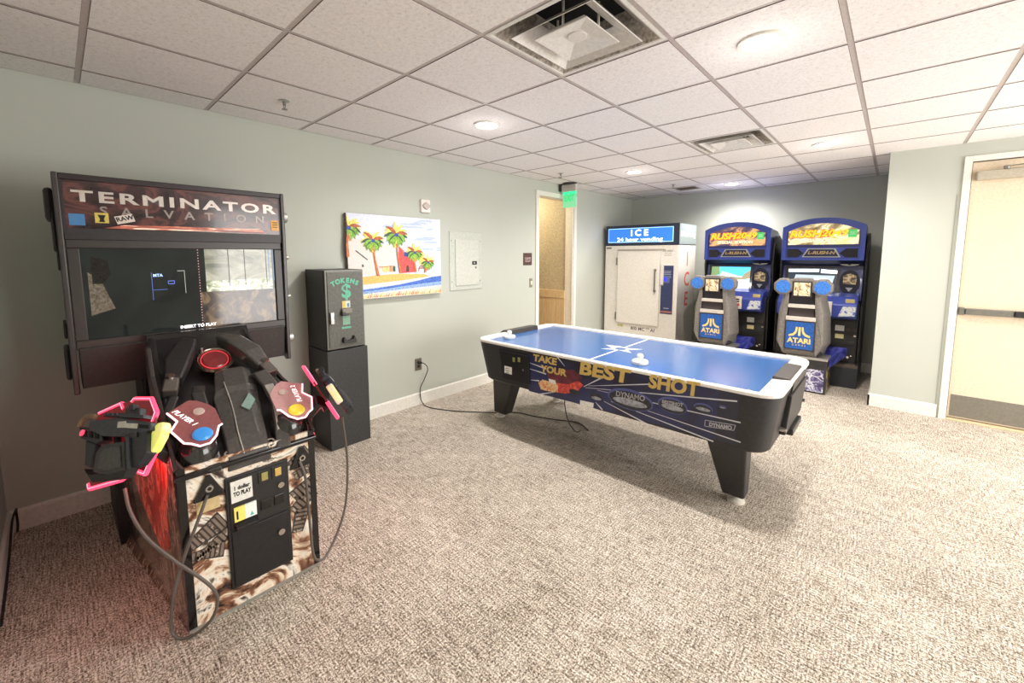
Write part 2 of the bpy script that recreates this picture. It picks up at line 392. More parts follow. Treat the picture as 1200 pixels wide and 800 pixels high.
def sprinkler(px, py, label):
    p = W(px, py, 2, H)
    r = thing('fire_sprinkler', label, 'sprinkler', p, 'ceiling fire sprinklers'); x, y = p.x, p.y
    MB().lathe((x, y, H-.006), (0, 0, 1), [(.028, 0), (.032, .003), (.03, .006)]).build('escutcheon', alu, r, smooth=True)
    m = MB().cyl((x, y, H-.006), (x, y, H-.03), .009, n=10); m.tube([(x-.012, y, H-.028), (x-.014, y, H-.04), (x, y, H-.052)], .0025, 6, 3); m.tube([(x+.012, y, H-.028), (x+.014, y, H-.04), (x, y, H-.052)], .0025, 6, 3)
    m.lathe((x, y, H-.055), (0, 0, 1), [(.017, 0), (.017, .003), (.004, .005)], 12); m.build('sprinkler_head', steel, r)
sprinkler(333, 118, 'metal fire sprinkler head at left, above the large shooting cabinet')
sprinkler(657, 203, 'small fire sprinkler head above the green exit sign')
sprinkler(789, 216, 'small fire sprinkler head beside the dark ceiling grille')
# smoke detector style mark left out; exit sign hangs over the left doorway
ex, ey = .17, 4.72
r = thing('exit_sign', 'green edge-lit exit sign hanging from the ceiling at the doorway', 'exit sign', (ex, ey, H))
MB().lathe((ex, ey, H), (0, 0, -1), [(.10, 0), (.10, .006), (.085, .022), (.0, .024)]).build('canopy', blackp, r, smooth=True)
sx0, sx1 = .055, .285
MB().box((sx0, ey-.03, H-.115), (sx1, ey+.03, H-.02)).build('housing', mat('sign_housing', (196, 190, 184), .4), r, bevel=.004)
MB().box((sx0-.045, ey-.035, H-.10), (sx0, ey+.035, H-.005)).build('junction_box', blackp, r, bevel=.004)
gp = mat('exit_panel', (150, 215, 180), .15, emit=(110, 220, 160), es=.3, grain=0, alpha=.8)
gp2 = mat('exit_panel_top', (60, 220, 150), .15, emit=(60, 235, 150), es=.7, grain=0)
MB().box((sx0+.005, ey-.006, H-.33), (sx1-.005, ey+.006, H-.115)).build('lit_panel', gp, r)
m = MB().use(mat('exit_letter', (20, 170, 100), .3, emit=(20, 200, 110), es=.6, grain=0)); 
m.text('EXIT', .13, frame(((sx0+sx1)/2, ey-.0075, H-.205), (1, 0, 0), (0, 0, 1)), .001, xs=.62, bold=.004); m.build('sign_lettering', None, r)
MB().box((sx0+.005, ey-.007, H-.15), (sx1-.005, ey+.007, H-.115)).build('light_strip', gp2, r)

# ------------------------------------------------------------------ things on the left wall
# palm picture: a deep canvas, painted in flat patches
r = thing('canvas_picture', 'canvas picture of palm trees, a red house and sea, hung over the token machine', 'picture', (0, 2.06, 1.15))
PX0, PX1, PZ0, PZ1, PD = 1.555, 2.562, 1.15, 1.908, .05
MB().box((.003, PX0, PZ0), (PD, PX1, PZ1)).build('stretched_canvas', mat('canvas_edge', (120, 118, 108), .8, grain=.2), r, bevel=.004, label='grey canvas edge')
pc = {k: mat('paint_'+k, v, .6, grain=g) for k, v, g in (('sky', (214, 219, 232), .05), ('cloudblue', (178, 194, 224), .05), ('wallwhite', (224, 212, 206), .03), ('sand', (226, 184, 104), .1),
      ('cream', (230, 220, 202), .05), ('sea', (70, 108, 190), .25), ('sea2', (140, 170, 215), .15), ('yellow', (244, 214, 110), .15), ('green', (124, 168, 62), .25), ('dkgreen', (52, 84, 62), .3),
      ('orange', (226, 132, 70), .2), ('red', (214, 84, 84), .12), ('rust', (170, 92, 56), .2), ('blue', (56, 74, 150), .2), ('brown', (84, 58, 48), .2), ('slate', (92, 92, 96), .1))}
m = MB(); lay = [0]
def P(u, v, d=0): return (PD+.0004+lay[0]*.00004, PX0+u*(PX1-PX0), PZ0+v*(PZ1-PZ0))
def patch(c, pts): lay[0] += 1; m.use(pc[c]).poly([P(u, v) for u, v in pts])
patch('sky', [(0, 0), (1, 0), (1, 1), (0, 1)])
for k in range(26):
    u = random.uniform(.3, .95); v = random.uniform(.55, .97); 
    if u < .6: v = max(v, .86)
    patch('cloudblue', [(u, v), (u+.1, v+.012), (min(1, u+.2), v+.004), (min(1, u+.17), v+.03), (u+.05, v+.028)] if u < .78 else [(u, v), (min(.999, u+.08), v+.01), (min(.999, u+.09), v+.03), (u+.02, v+.02)])
patch('wallwhite', [(.0, .3), (.27, .28), (.27, .50), (.14, .70), (.0, .72)]); patch('wallwhite', [(.27, .3), (.47, .3), (.47, .58), (.44, .66), (.3, .64), (.26, .52)])
patch('slate', [(.07, .565), (.18, .455), (.185, .47), (.075, .58)]); patch('slate', [(.125, .38), (.145, .38), (.145, .41), (.125, .41)])
patch('sand', [(0, .16), (.25, .18), (.55, .2), (.86, .235), (.78, .27), (.5, .285), (.25, .275), (0, .25)])
patch('cream', [(0, .1), (.3, .13), (.6, .17), (.88, .215), (1, .25), (1, .225), (.8, .19), (.5, .14), (.2, .11), (0, .09)])
patch('sea2', [(0, .05), (.3, .07), (.6, .09), (1, .11), (1, .225), (.8, .205), (.5, .15), (.2, .12), (0, .1)])
patch('sea', [(.0, .085), (.3, .1), (.55, .125), (.72, .14), (1, .16), (1, .235), (.88, .225), (.72, .185), (.5, .145), (.2, .11), (0, .1)])
patch('cream', [(0, 0), (1, 0), (1, .09), (.6, .065), (.3, .06), (0, .05)])
for k in range(70):
    u = k/70+random.uniform(-.004, .004); h = random.uniform(.03, .075)
    patch(random.choice(('orange', 'yellow', 'red', 'yellow')), [(max(0, u), .0+.01), (min(1, u+.012), .01), (min(1, u+.028), h+.01)])
patch('red', [(.505, .29), (.67, .3), (.67, .50), (.56, .53), (.555, .56), (.505, .63)])
patch('blue', [(.555, .505), (.67, .48), (.67, .53), (.56, .56)]); patch('rust', [(.5, .62), (.56, .56), (.56, .57), (.5, .64)])
patch('brown', [(.577, .305), (.612, .307), (.612, .36), (.604, .385), (.592, .39), (.58, .375)])
patch('yellow', [(.735, .4), (.79, .38), (.79, .54), (.735, .56)])
for a, b in (((.72, .3), (.735, .37)), ((.735, .37), (.80, .365)), ((.795, .365), (.805, .3)), ((.72, .345), (.8, .34))):
    d = .006; patch('rust', [(a[0]-d, a[1]), (b[0]-d, b[1]), (b[0]+d, b[1]+.012), (a[0]+d, a[1]+.012)])
for u, c in ((.33, 'yellow'), (.365, 'yellow'), (.4, 'orange'), (.435, 'dkgreen')): patch(c, [(u, .315), (u+.025, .318), (u+.025, .38), (u, .385)])
patch('rust', [(.27, .40), (.3, .37), (.38, .375), (.48, .395), (.38, .382), (.3, .378)])
def leaf(u, v, ang, L, wd, c):
    pts = []
    for s in (1, -1):
        for k in range(6) if s == 1 else range(5, 0, -1):
            t = k/5; r_ = L*t; a = ang-.5*t*math.copysign(1, math.cos(ang)) if abs(math.cos(ang)) > .15 else ang
            hw = wd*math.sin(math.pi*min(1, t*.92+.08))*s
            x = u+(r_*math.cos(a)-hw*math.sin(a))*.78; y = v+(r_*math.sin(a)+hw*math.cos(a))
            pts.append((min(.999, max(0, x)), min(.995, max(0, y))))
    patch(c, pts)
def palm(u, v, R, base, top_w):
    bu, bv = base; d = .009; um = (u+bu)/2-.008
    patch('rust', [(bu-d*1.5, bv), (bu+d*1.5, bv), (um+d, (v+bv)/2), (u+d*.7, v), (u-d*.7, v), (um-d, (v+bv)/2)])
    patch('orange', [(bu-d*.3, bv), (bu+d*.6, bv), (um+d*.5, (v+bv)/2), (u+d*.3, v), (u-d*.3, v), (um-d*.2, (v+bv)/2)])
    for k in range(9): leaf(u, v, math.radians(250+k*5+random.uniform(-8, 8)), R*.95, R*.12, random.choice(('orange', 'yellow', 'red')))
    for a, c in ((25, 'yellow'), (50, 'yellow'), (75, 'yellow'), (100, 'yellow'), (125, 'yellow'), (150, 'yellow'), (12, 'dkgreen'), (165, 'dkgreen'), (35, 'rust'), (112, 'rust')):
        leaf(u, v, math.radians(a+random.uniform(-5, 5)), R, R*.15, c)
    for a in (-5, -30, -52, 185, 208, 232): leaf(u, v, math.radians(a), R*.95, R*.17, 'green')
    for a in (-18, 196): leaf(u, v, math.radians(a), R*.85, R*.06, 'dkgreen')
    patch('blue', [(u-R*.14, v-R*.1), (u+R*.1, v-R*.14), (u+R*.16, v+R*.08), (u-R*.02, v+R*.16)])
palm(.01, .83, .16, (.0, .5), 1); palm(.235, .69, .15, (.28, .27), 1); palm(.475, .77, .17, (.515, .29), 1)
palm(.675, .55, .13, (.685, .3), 1); palm(.83, .42, .11, (.795, .29), 1)
m.build('painted_scene', None, r)

# fire strobe
y0, z0 = 2.404, 2.035
r = thing('fire_alarm_strobe', 'white square wall strobe above the right end of the palm picture', 'alarm', (0, y0, z0-.06))
MB().box((0, y0-.055, z0-.065), (.03, y0+.055, z0+.065)).build('back_plate', mat('strobe_white', (236, 226, 220), .4), r, bevel=.006)
MB().lathe((.03, y0, z0), (1, 0, 0), [(.034, 0), (.036, .01), (.03, .02), (.0, .022)]).build('strobe_lens', mat('strobe_lens', (200, 188, 182), .15, coat=.5), r, smooth=True)
m = MB(); m.box((.03, y0-.042, z0-.01), (.05, y0+.046, z0+.012)); m.build('lens_bar', alu, r, bevel=.003)
# breaker panel
r = thing('breaker_panel', 'painted electrical breaker panel door in the wall, right of the palm picture', 'electrical panel', (0, 2.94, 1.15))
pp = mat('panel_paint', (194, 198, 188), .45)
MB().box((0, 2.715, 1.155), (.01, 3.19, 1.80)).build('panel_trim', pp, r, bevel=.004)
MB().box((.01, 2.79, 1.205), (.02, 3.13, 1.71)).build('panel_door', mat('panel_paint_door', (202, 204, 194), .4), r, bevel=.003)
m = MB().box((.02, 3.03, 1.435), (.025, 3.1, 1.475)); m.build('latch', ink, r, bevel=.002); 
MB().box((.025, 3.045, 1.445), (.029, 3.07, 1.465)).build('latch_lever', alu, r)
MB().cyl((.02, 3.085, 1.402), (.026, 3.085, 1.402), .011, n=16).build('lock', steel, r)
for y in (2.74, 3.165):
    for z in (1.25, 1.70): MB().cyl((.01, y, z), (.013, y, z), .006, n=10).build('screw', steel, r)
# outlet with the table's plug
y0, z0 = 2.286, .425
r = thing('wall_outlet', 'grey steel double wall outlet low on the wall with a plug in it', 'outlet', (0, y0, z0-.06))
MB().box((0, y0-.04, z0-.062), (.007, y0+.04, z0+.062)).build('cover_plate', mat('outlet_steel', (130, 124, 114), .35, .6), r, bevel=.003)
m = MB()
for dz in (-.02, .02): m.lathe((.007, y0, z0+dz), (1, 0, 0), [(.016, 0), (.016, .003), (0, .003)], 20)
m.build('socket', blackp, r)
CORD = [(.03, y0+.015, z0+.018), (.075, y0+.03, z0+.01), (.08, y0+.06, z0-.05), (.045, y0+.04, z0-.16), (.03, y0-.0, .18), (.035, y0+.0, .06), (.09, 2.295, .008)]
CORD += [(.2, 2.30, .006), (.35, 2.36, .006), (.5, 2.445, .006), (.65, 2.56, .006), (.78, 2.655, .006), (.92, 2.79, .006), (1.1, 2.83, .006), (1.3, 2.90, .006), (1.5, 2.98, .006), (1.66, 2.9, .006)]
r = thing('power_cord', 'thin black power cord from the wall outlet to under the air hockey table', 'cord', (.09, 2.295, 0))
MB().tube(CORD, .0045, 8, 6).build('cord', cable, r, smooth=True)
MB().cyl((.008, y0+.003, z0+.02), (.042, y0+.018, z0+.018), .015, .009, 12).build('plug', cable, r, smooth=True)
# room plate and switch by the doorway
r = thing('room_sign', 'small dark brown square room sign left of the doorway', 'sign', (0, 4.02, 1.4))
MB().box((0, 3.935, 1.41), (.008, 4.105, 1.57)).build('sign_plate', mat('brown_sign', (84, 60, 54), .4), r, bevel=.002)
m = MB().use(mat('sign_letter', (214, 196, 186), .5)); Mx = frame((.009, 4.02, 1.497), (0, 1, 0), (0, 0, 1))
m.text('GAME', .045, Mx, .0004); m.text('ROOM', .034, frame((.009, 4.02, 1.462), (0, 1, 0), (0, 0, 1)), .0004); m.build('sign_lettering', None, r)
r = thing('light_switch', 'narrow light switch beside the white door casing, under the room sign', 'switch', (0, 4.09, 1.1))
MB().box((0, 4.06, 1.115), (.006, 4.12, 1.235)).build('switch_plate', mat('switch_steel', (150, 144, 128), .4, .4), r, bevel=.002)
MB().box((.006, 4.075, 1.15), (.014, 4.105, 1.20)).build('rocker', mat('rocker', (226, 220, 200), .4), r, bevel=.003)
# loose cable hung at the near wall
r = MB().tube([(.03, YN+.03, .006), (.04, YN+.035, .06), (.045, YN+.035, .12), (.10, YN+.04, .165), (.22, YN+.03, .15), (.4, YN+.025, .08), (.6, YN+.02, .02), (.9, YN+.02, .006)], .005, 8, 6).build('loose_cable', cable, smooth=True)
recenter(r, (.03, YN+.03, 0)); tag(r, 'dark loose cable looping up against the near baseboard in the dark left corner', 'cable')

# ------------------------------------------------------------------ token machine
TX, TY0, TY1 = .368, 1.205, 1.524
r = thing('token_machine', 'tall narrow dark grey token changer cabinet against the wall under the palm picture', 'change machine', (.19, 1.36, 0))
body = mat('token_black', (50, 49, 49), .5, grain=.2); doorm = mat('token_door', (98, 97, 92), .55, .3, grain=.1)
MB().box((.02, TY0-.004, 0), (TX+.006, TY1+.012, .80)).build('base_cabinet', mat('token_base', (52, 53, 52), .5, grain=.12), r, bevel=.004)
MB().box((.02, TY0, .805), (TX-.012, TY1, 1.43)).build('upper_cabinet', body, r, bevel=.003)
MB().box((TX-.012, TY0+.004, .81), (TX, TY1-.004, 1.428)).build('door_frame', mat('token_frame', (110, 110, 104), .45, .4), r, bevel=.003)
d = MB().box((TX, TY0+.02, .825), (TX+.006, TY1-.015, 1.412)).build('door', doorm, r, bevel=.002)
lg = mat('green_lettering', (96, 178, 150), .5)
def fx(x, y, z): return frame((x, y, z), (0, 1, 0), (0, 0, 1))
m = MB().use(lg)
for k, ch in enumerate('TOKENS'):
    a = (k-2.5)*.2; yy = 1.366+math.sin(a)*.2; zz = 1.15+math.cos(a)*.195
    Mx = fx(TX+.007, yy, zz) @ Matrix.Rotation(-a*.9, 4, 'Z'); m.text(ch, .05, Mx, .001, bold=.003)
m.text('$', .15, fx(TX+.007, 1.372, 1.258), .001, bold=.004); m.build('token_lettering', None, r, label='green arched token lettering and dollar sign')
m = MB().use(mat('bill_yellow', (226, 190, 90), .5)).box((TX+.006, 1.335, 1.13), (TX+.009, 1.362, 1.185)).use(mat('bill_white', (204, 212, 200), .5)).box((TX+.006, 1.362, 1.13), (TX+.009, 1.4, 1.185)).use(mat('bill_blue', (90, 130, 160), .5)).box((TX+.009, 1.375, 1.135), (TX+.0095, 1.392, 1.165)); m.build('bill_label', None, r)
MB().box((TX+.006, 1.325, 1.085), (TX+.03, 1.405, 1.125)).build('bill_acceptor', mat('acceptor', (120, 116, 104), .4), r, bevel=.005)
MB().box((TX+.006, 1.318, 1.07), (TX+.04, 1.35, 1.10)).build('acceptor_snout', blackp, r, bevel=.006)
m = MB().use(mat('pale_green_label', (120, 160, 138), .5)).box((TX+.006, 1.335, .995), (TX+.008, 1.395, 1.065)).use(lg).box((TX+.006, 1.325, .965), (TX+.008, 1.40, .98)); m.build('instruction_label', None, r)
MB().box((TX+.006, 1.232, 1.012), (TX+.028, 1.262, 1.105)).build('door_handle', chrome, r, bevel=.004)
m = MB().ext([(TX+.006, 1.325, .855), (TX+.006, 1.43, .845), (TX+.006, 1.43, .875), (TX+.006, 1.415, .905), (TX+.006, 1.40, .875), (TX+.006, 1.36, .868), (TX+.006, 1.335, .90), (TX+.006, 1.325, .89)], (.03, 0, 0)); m.build('token_cup', blackp, r, bevel=.003)

# ------------------------------------------------------------------ air hockey table
AX0, AX1, AY0, AY1, AZ0, AZ = .835, 3.158, 2.315, 3.425, .465, .79
r = thing('air_hockey_table', 'long air hockey table with a blue playing surface and white rails', 'air hockey table', ((AX0+AX1)/2, (AY0+AY1)/2, 0))
def rrect(x0, x1, y0, y1, z, R, n=6):
    o = []
    for cx, cy, a0 in ((x1-R, y1-R, 0), (x0+R, y1-R, 90), (x0+R, y0+R, 180), (x1-R, y0+R, 270)):
        for k in range(n+1):
            a = math.radians(a0+90*k/n); o.append((cx+R*math.cos(a), cy+R*math.sin(a), z))
    return o
tb = mat('table_black', (44, 42, 43), .5, grain=.12)
m = MB(); m.loft([rrect(AX0+.115, AX1-.06, AY0+.02, AY1-.02, AZ0, .10), rrect(AX0+.10, AX1-.045, AY0+.003, AY1-.003, AZ0+.015, .11), rrect(AX0+.004, AX1-.004, AY0+.002, AY1-.002, AZ-.003, .11)]); m.build('cabinet_body', tb, r, smooth=True)
ry = .052
m = MB()                                    # white rail ring
o0, i0 = rrect(AX0, AX1, AY0, AY1, AZ-.004, .115), rrect(AX0+.07, AX1-.105, AY0+.055, AY1-.055, AZ-.004, .012)
o1, i1 = rrect(AX0, AX1, AY0, AY1, AZ+.012, .115), rrect(AX0+.07, AX1-.105, AY0+.055, AY1-.055, AZ+.012, .012)
o2, i2 = rrect(AX0+.006, AX1-.006, AY0+.006, AY1-.006, AZ+.02, .11), rrect(AX0+.075, AX1-.11, AY0+.06, AY1-.06, AZ+.02, .012)
i3 = rrect(AX0+.075, AX1-.11, AY0+.06, AY1-.06, AZ-.03, .012)
ids = [[m.vert(p) for p in q] for q in (o0, o1, o2)]; ids2 = [[m.vert(p) for p in q] for q in (i1, i3)]
n = len(o0)
for a, b in ((ids[0], ids[1]), (ids[1], ids[2]), (ids[2], ids2[0]), (ids2[0], ids2[1])):
    for k in range(n): m.face((a[k], a[(k+1) % n], b[(k+1) % n], b[k]))
m.build('rail', mat('rail_white', (236, 232, 226), .3), r)
blue = NT('playfield_blue'); c = blue.ramp(blue.noise(blue.coord(), 400, 2), [(.3, (58, 98, 158)), (.7, (74, 118, 178))]); blue.l(c, blue.b.inputs['Base Color']); blue.b.inputs['Roughness'].default_value = .16
PZ = AZ-.0015
m = MB().poly(rrect(AX0+.068, AX1-.103, AY0+.053, AY1-.053, PZ, .012)); m.build('playing_surface', blue.m, r)
cx, cy = 1.965, (AY0+AY1)/2
m = MB(); m.box((cx-.008, AY0+.055, PZ), (cx+.008, AY1-.055, PZ+.0006))
m.prism([(cx-.16, cy+.05, PZ), (cx-.05, cy+.085, PZ), (cx+.02, cy+.06, PZ), (cx+.14, cy+.10, PZ), (cx+.06, cy-.0, PZ), (cx+.13, cy-.07, PZ), (cx-.0, cy-.05, PZ), (cx-.12, cy-.10, PZ), (cx-.06, cy-.02, PZ)],
        [(p[0], p[1], PZ+.0009) for p in [(cx-.16, cy+.05), (cx-.05, cy+.085), (cx+.02, cy+.06), (cx+.14, cy+.10), (cx+.06, cy-.0), (cx+.13, cy-.07), (cx-.0, cy-.05), (cx-.12, cy-.10), (cx-.06, cy-.02)]])
m.build('centre_line', mat('field_white', (236, 238, 240), .3), r)
MB().lathe((cx, cy, PZ+.0009), (0, 0, 1), [(.045, 0), (.045, .0005), (0, .0005)], 24).build('centre_spot', blue.m, r)
gm = mat('goal_plastic', (62, 58, 54), .45)
gy0, gy1 = 2.70, 3.12
for s, nm in ((0, 'goal'), (1, 'goal')):
    if s: prof = [(AX1-.112, AZ-.02), (AX1-.105, AZ+.03), (AX1-.02, AZ+.026), (AX1+.006, AZ+.0), (AX1-.02, AZ-.2), (AX1-.06, AZ-.2)]
    else: prof = [(AX0+.076, AZ+.0), (AX0+.07, AZ+.04), (AX0-.02, AZ+.034), (AX0-.055, AZ+.01), (AX0-.05, AZ-.06), (AX0+.02, AZ-.08)]
    MB().prism([(x, gy0, z) for x, z in prof], [(x, gy1, z) for x, z in prof]).build('goal', gm, r, bevel=.004)
# goal drawers on the right-hand end
m = MB(); m.prism([(AX1-.03, 2.62, .74), (AX1-.055, 2.62, .50), (AX1-.01, 2.62, .50), (AX1+.012, 2.62, .74)], [(AX1-.03, 3.16, .74), (AX1-.055, 3.16, .50), (AX1-.01, 3.16, .50), (AX1+.012, 3.16, .74)]); m.build('end_panel', tb, r, bevel=.006)
m = MB(); m.box((AX1-.05, 2.75, .46), (AX1+.01, 3.05, .50)); m.build('puck_tray', blackp, r, bevel=.006)
for y in (2.55, 3.2): MB().cyl((AX1-.03, y, .56), (AX1+.005, y, .56), .012, n=12).build('end_bolt', chrome, r)
for k in range(8):
    x = AX0+.13+k*.292
    for y in (AY0+.03, AY1-.03): MB().cyl((x, y, AZ+.0195), (x, y, AZ+.0225), .006, n=10).build('rail_screw', alu, r)
# tapered legs with white levelling feet
for xt0, xt1, xb0, xb1, ff in ((1.005, 1.245, .81, .955, .80), (2.785, 3.01, 2.84, 2.965, 2.91)):
    for sy, yt, yb in ((-1, AY0+.12, AY0+.315), (1, AY1-.14, AY1-.10)):
        A = [(xt0, yt-.07, AZ0+.02), (xt1, yt-.07, AZ0+.02), (xt1, yt+.07, AZ0+.02), (xt0, yt+.07, AZ0+.02)]
        d = 0 if sy < 0 else (-.15 if xt0 > 2 else .15)
        B = [(xb0+d, yb-.055, .05), (xb1+d, yb-.055, .05), (xb1+d, yb+.055, .05), (xb0+d, yb+.055, .05)]
        lo = MB().prism(B, A).build('leg', tb, r, bevel=.012)
        MB().lathe((max(ff, xb0+.03)+d, yb, 0), (0, 0, 1), [(.05, 0), (.05, .012), (.03, .022), (.014, .03), (.014, .055)]).build('levelling_foot', mat('foot_white', (220, 214, 202), .4), lo, smooth=True)
# printed art on the long front side: everything lies on the slightly sloping panel
a0 = Vector((0, AY0+.002, AZ-.003)); b0 = Vector((0, AY0+.003, AZ0+.015))
def S2(px, py, d=0):                        # a point on the front panel plane
    p = W(px, py, 1, AY0); return (p.x, AY0-.0008-d*.0003, p.z)
m = MB(); navy = artmat('table_navy_print', [(.3, (32, 32, 44)), (.5, (40, 44, 78)), (.7, (46, 54, 102))], 3, .6, (1, 1, 1), .35)
m.use(navy).poly([S2(618, 415), S2(842, 457), S2(838, 515), S2(740, 489), S2(620, 458)]); 
m.use(artmat('table_navy_fade', [(.3, (36, 35, 40)), (.7, (40, 42, 66))], 3, .5, rough=.35)).poly([S2(842, 457), S2(868, 463), S2(862, 521), S2(838, 515)]); m.build('side_print', None, r, label='navy printed side artwork with streaks')
m = MB().use(mat('coin_black', (24, 23, 24), .4)); m.poly([S2(585, 409, 1), S2(620, 416, 1), S2(622, 450, 1), S2(590, 443, 1)][::-1]); 
q = [W(px, py, 1, AY0) for px, py in ((587, 410), (620, 417), (622, 450), (590, 443))]; m.ext([(p.x, AY0, p.z) for p in q], (0, -.012, 0)); m.build('coin_door', None, r, bevel=.002)
def card(name, px0, py0, px1, py1, mm, d=.014, parent=None):
    p, q_ = W(px0, py0, 1, AY0), W(px1, py1, 1, AY0); return MB().box((p.x, AY0-d, q_.z), (q_.x, AY0-d+.003, p.z)).build(name, mm, parent or r)
card('price_card', 592.5, 428, 601, 438.5, paper); 
m = MB().use(ink)
for k in range(3):
    p = W(594, 430.5+k*2.6, 1, AY0); m.box((p.x, AY0-.0148, p.z-.004), (p.x+.035, AY0-.0138, p.z))
m.build('price_card_print', None, r)
for px in (603.5, 609.5):
    p = W(px, 421, 1, AY0); MB().box((p.x-.012, AY0-.018, p.z-.018), (p.x+.012, AY0-.012, p.z+.018)).build('coin_slot', mat('slot_brass', (150, 150, 92), .4, .3), r, bevel=.002)
p = W(615, 433, 1, AY0); MB().cyl((p.x, AY0-.022, p.z), (p.x, AY0-.01, p.z), .01, n=14).build('coin_lock', chrome, r)
gold = mat('gold_lettering', (206, 176, 100), .4); silver = mat('silver_lettering', (176, 176, 182), .35, .4)
def tline(body, px0, py0, px1, py1, size, mm, name, xs=1, bold=.003, shear=.1, d=2, ax=AY0):
    a, b = W(px0, py0, 1, ax), W(px1, py1, 1, ax); c = (a+b)/2; dx = (b-a)
    t = MB().use(mm); M0 = frame((0, 0, 0), (1, 0, 0), (0, 1, 0)); t.text(body, size, M0, .0004, bold=bold, shear=shear)
    x0, x1 = min(v.x for v in t.v), max(v.x for v in t.v); k = dx.length/(x1-x0)
    F = frame((c.x, ax-.001-d*.0004, c.z), dx, (0, 0, 1))
    mid = (x0+x1)/2; zc = (min(v.y for v in t.v)+max(v.y for v in t.v))/2
    t.v = [F @ Vector(((v.x-mid)*k, v.y-zc, v.z)) for v in t.v]
    return t.build(name, None, r)
tline('TAKE', 625, 418.5, 653, 424, .072, gold, 'slogan_lettering'); tline('YOUR', 634, 431, 664, 437, .07, gold, 'slogan_lettering')
tline('BEST', 679, 430.5, 740, 442, .125, gold, 'slogan_lettering', bold=.005); tline('SHOT', 760, 446, 821, 457, .115, gold, 'slogan_lettering', bold=.005)
def streaks(name, segs, mm, wd=.006):
    t = MB().use(mm)
    for a, b, w0 in segs:
        p, q_ = Vector(S2(*a, 1)), Vector(S2(*b, 1)); dn = Vector((-(q_-p).z, 0, (q_-p).x)).normalized()
        t.poly([p-dn*wd*.3*w0, q_-dn*wd*w0, q_+dn*wd*w0, p+dn*wd*.3*w0])
    return t.build(name, None, r)
streaks('light_streak', [((686, 454), (864, 470), .7), ((690, 452), (760, 450), .6), ((708, 470), (757, 496), .8), ((716, 470), (836, 517), .7), ((750, 478), (868, 518), .6), ((700, 457), (868, 495), .6), ((684, 453), (704, 443), .9),
   ((662, 429), (653, 418), .8), ((621, 425), (640, 432), 1), ((621, 432), (640, 438), 1), ((698, 471), (706, 480), 1), ((651, 459), (631, 462), 1), ((622, 445), (632, 446), 1)], mat('streak_white', (208, 208, 214), .4, grain=0))
def blob(px, py, rw, rh, mm, name, d=2, n=24, ring=None):
    p = W(px, py, 1, AY0); t = MB().use(mm); y = AY0-.001-d*.0004
    a = -.03
    t.poly([(p.x+rw*math.cos(2*math.pi*k/n), y, p.z+rh*math.sin(2*math.pi*k/n)) for k in range(n)]); return t.build(name, None, r)
pk, pk2, pk3 = mat('puck_dark', (48, 50, 56), .4, grain=.2), mat('puck_sheen', (150, 152, 160), .3, grain=.2), mat('puck_glow', (84, 92, 150), .4)
for px, py, rw, rh, txt in ((738, 468, .15, .058, 'DYNAMO'), (788, 475, .085, .042, 'BEST SHOT'), (824, 478, .05, .024, 'DYNAMO'), (847, 477, .018, .009, '')):
    blob(px, py, rw*1.07, rh*1.2, pk3, 'puck_print', 2); blob(px, py+1, rw, rh, pk, 'puck_print', 3); blob(px, py+rh*55, rw*.8, rh*.42, pk2, 'puck_print', 4)
blob(699, 465, .05, .028, pk, 'puck_print', 3); blob(699, 466.5, .04, .012, pk2, 'puck_print', 4); blob(673, 459, .045, .02, pk, 'puck_print', 3)
tline('DYNAMO', 722, 460.5, 756, 467, .05, silver, 'maker_lettering', bold=.001, d=6); tline('BESTSHOT', 776, 470, 801, 474.5, .028, silver, 'maker_lettering', bold=.001, d=6)
tline('DYNAMO', 831, 496.5, 858, 501, .03, silver, 'maker_lettering', bold=.0015, d=6)
q = [(826.5, 492), (862, 498), (860, 504), (826, 499)]
t = MB().use(silver)
for a, b in zip(q, q[1:]+q[:1]):
    p, q_ = Vector(S2(*a, 5)), Vector(S2(*b, 5)); dn = Vector((-(q_-p).z, 0, (q_-p).x)).normalized()*.002; t.poly([p-dn, q_-dn, q_+dn, p+dn])
t.build('maker_plate_outline', None, r)
t = MB(); redp = artmat('burning_red_print', [(.3, (150, 40, 40)), (.5, (210, 70, 66)), (.75, (230, 130, 90))], 14, 2, rough=.4); flame = artmat('flame_print', [(.35, (206, 84, 50)), (.5, (234, 190, 130)), (.7, (240, 220, 190))], 22, 3, rough=.4); drk = artmat('dark_red_print', [(.3, (58, 30, 46)), (.6, (120, 48, 60)), (.75, (150, 70, 66))], 12, 2, rough=.4)
t.use(drk).poly([S2(*p, 3) for p in ((641, 437), (655, 433), (672, 433), (682, 442), (680, 449), (668, 450), (645, 447))])
t.use(redp).poly([S2(*p, 4) for p in ((650, 448), (666, 450), (678, 446), (684, 451), (676, 459), (662, 461), (650, 459))])
t.use(flame).poly([S2(*p, 5) for p in ((631, 448), (636, 444.5), (645, 447), (654, 451), (654, 459.5), (644, 458.5), (634, 456))])
t.use(paper).poly([S2(*p, 6) for p in ((643, 443.5), (651, 445.5), (652, 450), (644, 448))]); t.build('fist_print', None, r)
t = MB().use(paper).poly([S2(*p, 6) for p in ((680, 468.5), (696, 472), (695.5, 477.5), (680, 474))]); t.build('serial_sticker', None, r)
m = MB().tube([(1.72, 2.45, .47), (1.71, 2.47, .35), (1.69, 2.55, .2), (1.66, 2.7, .06), (1.62, 2.84, .012)], .004, 8, 5); m.build('hanging_lead', cable, r, smooth=True)
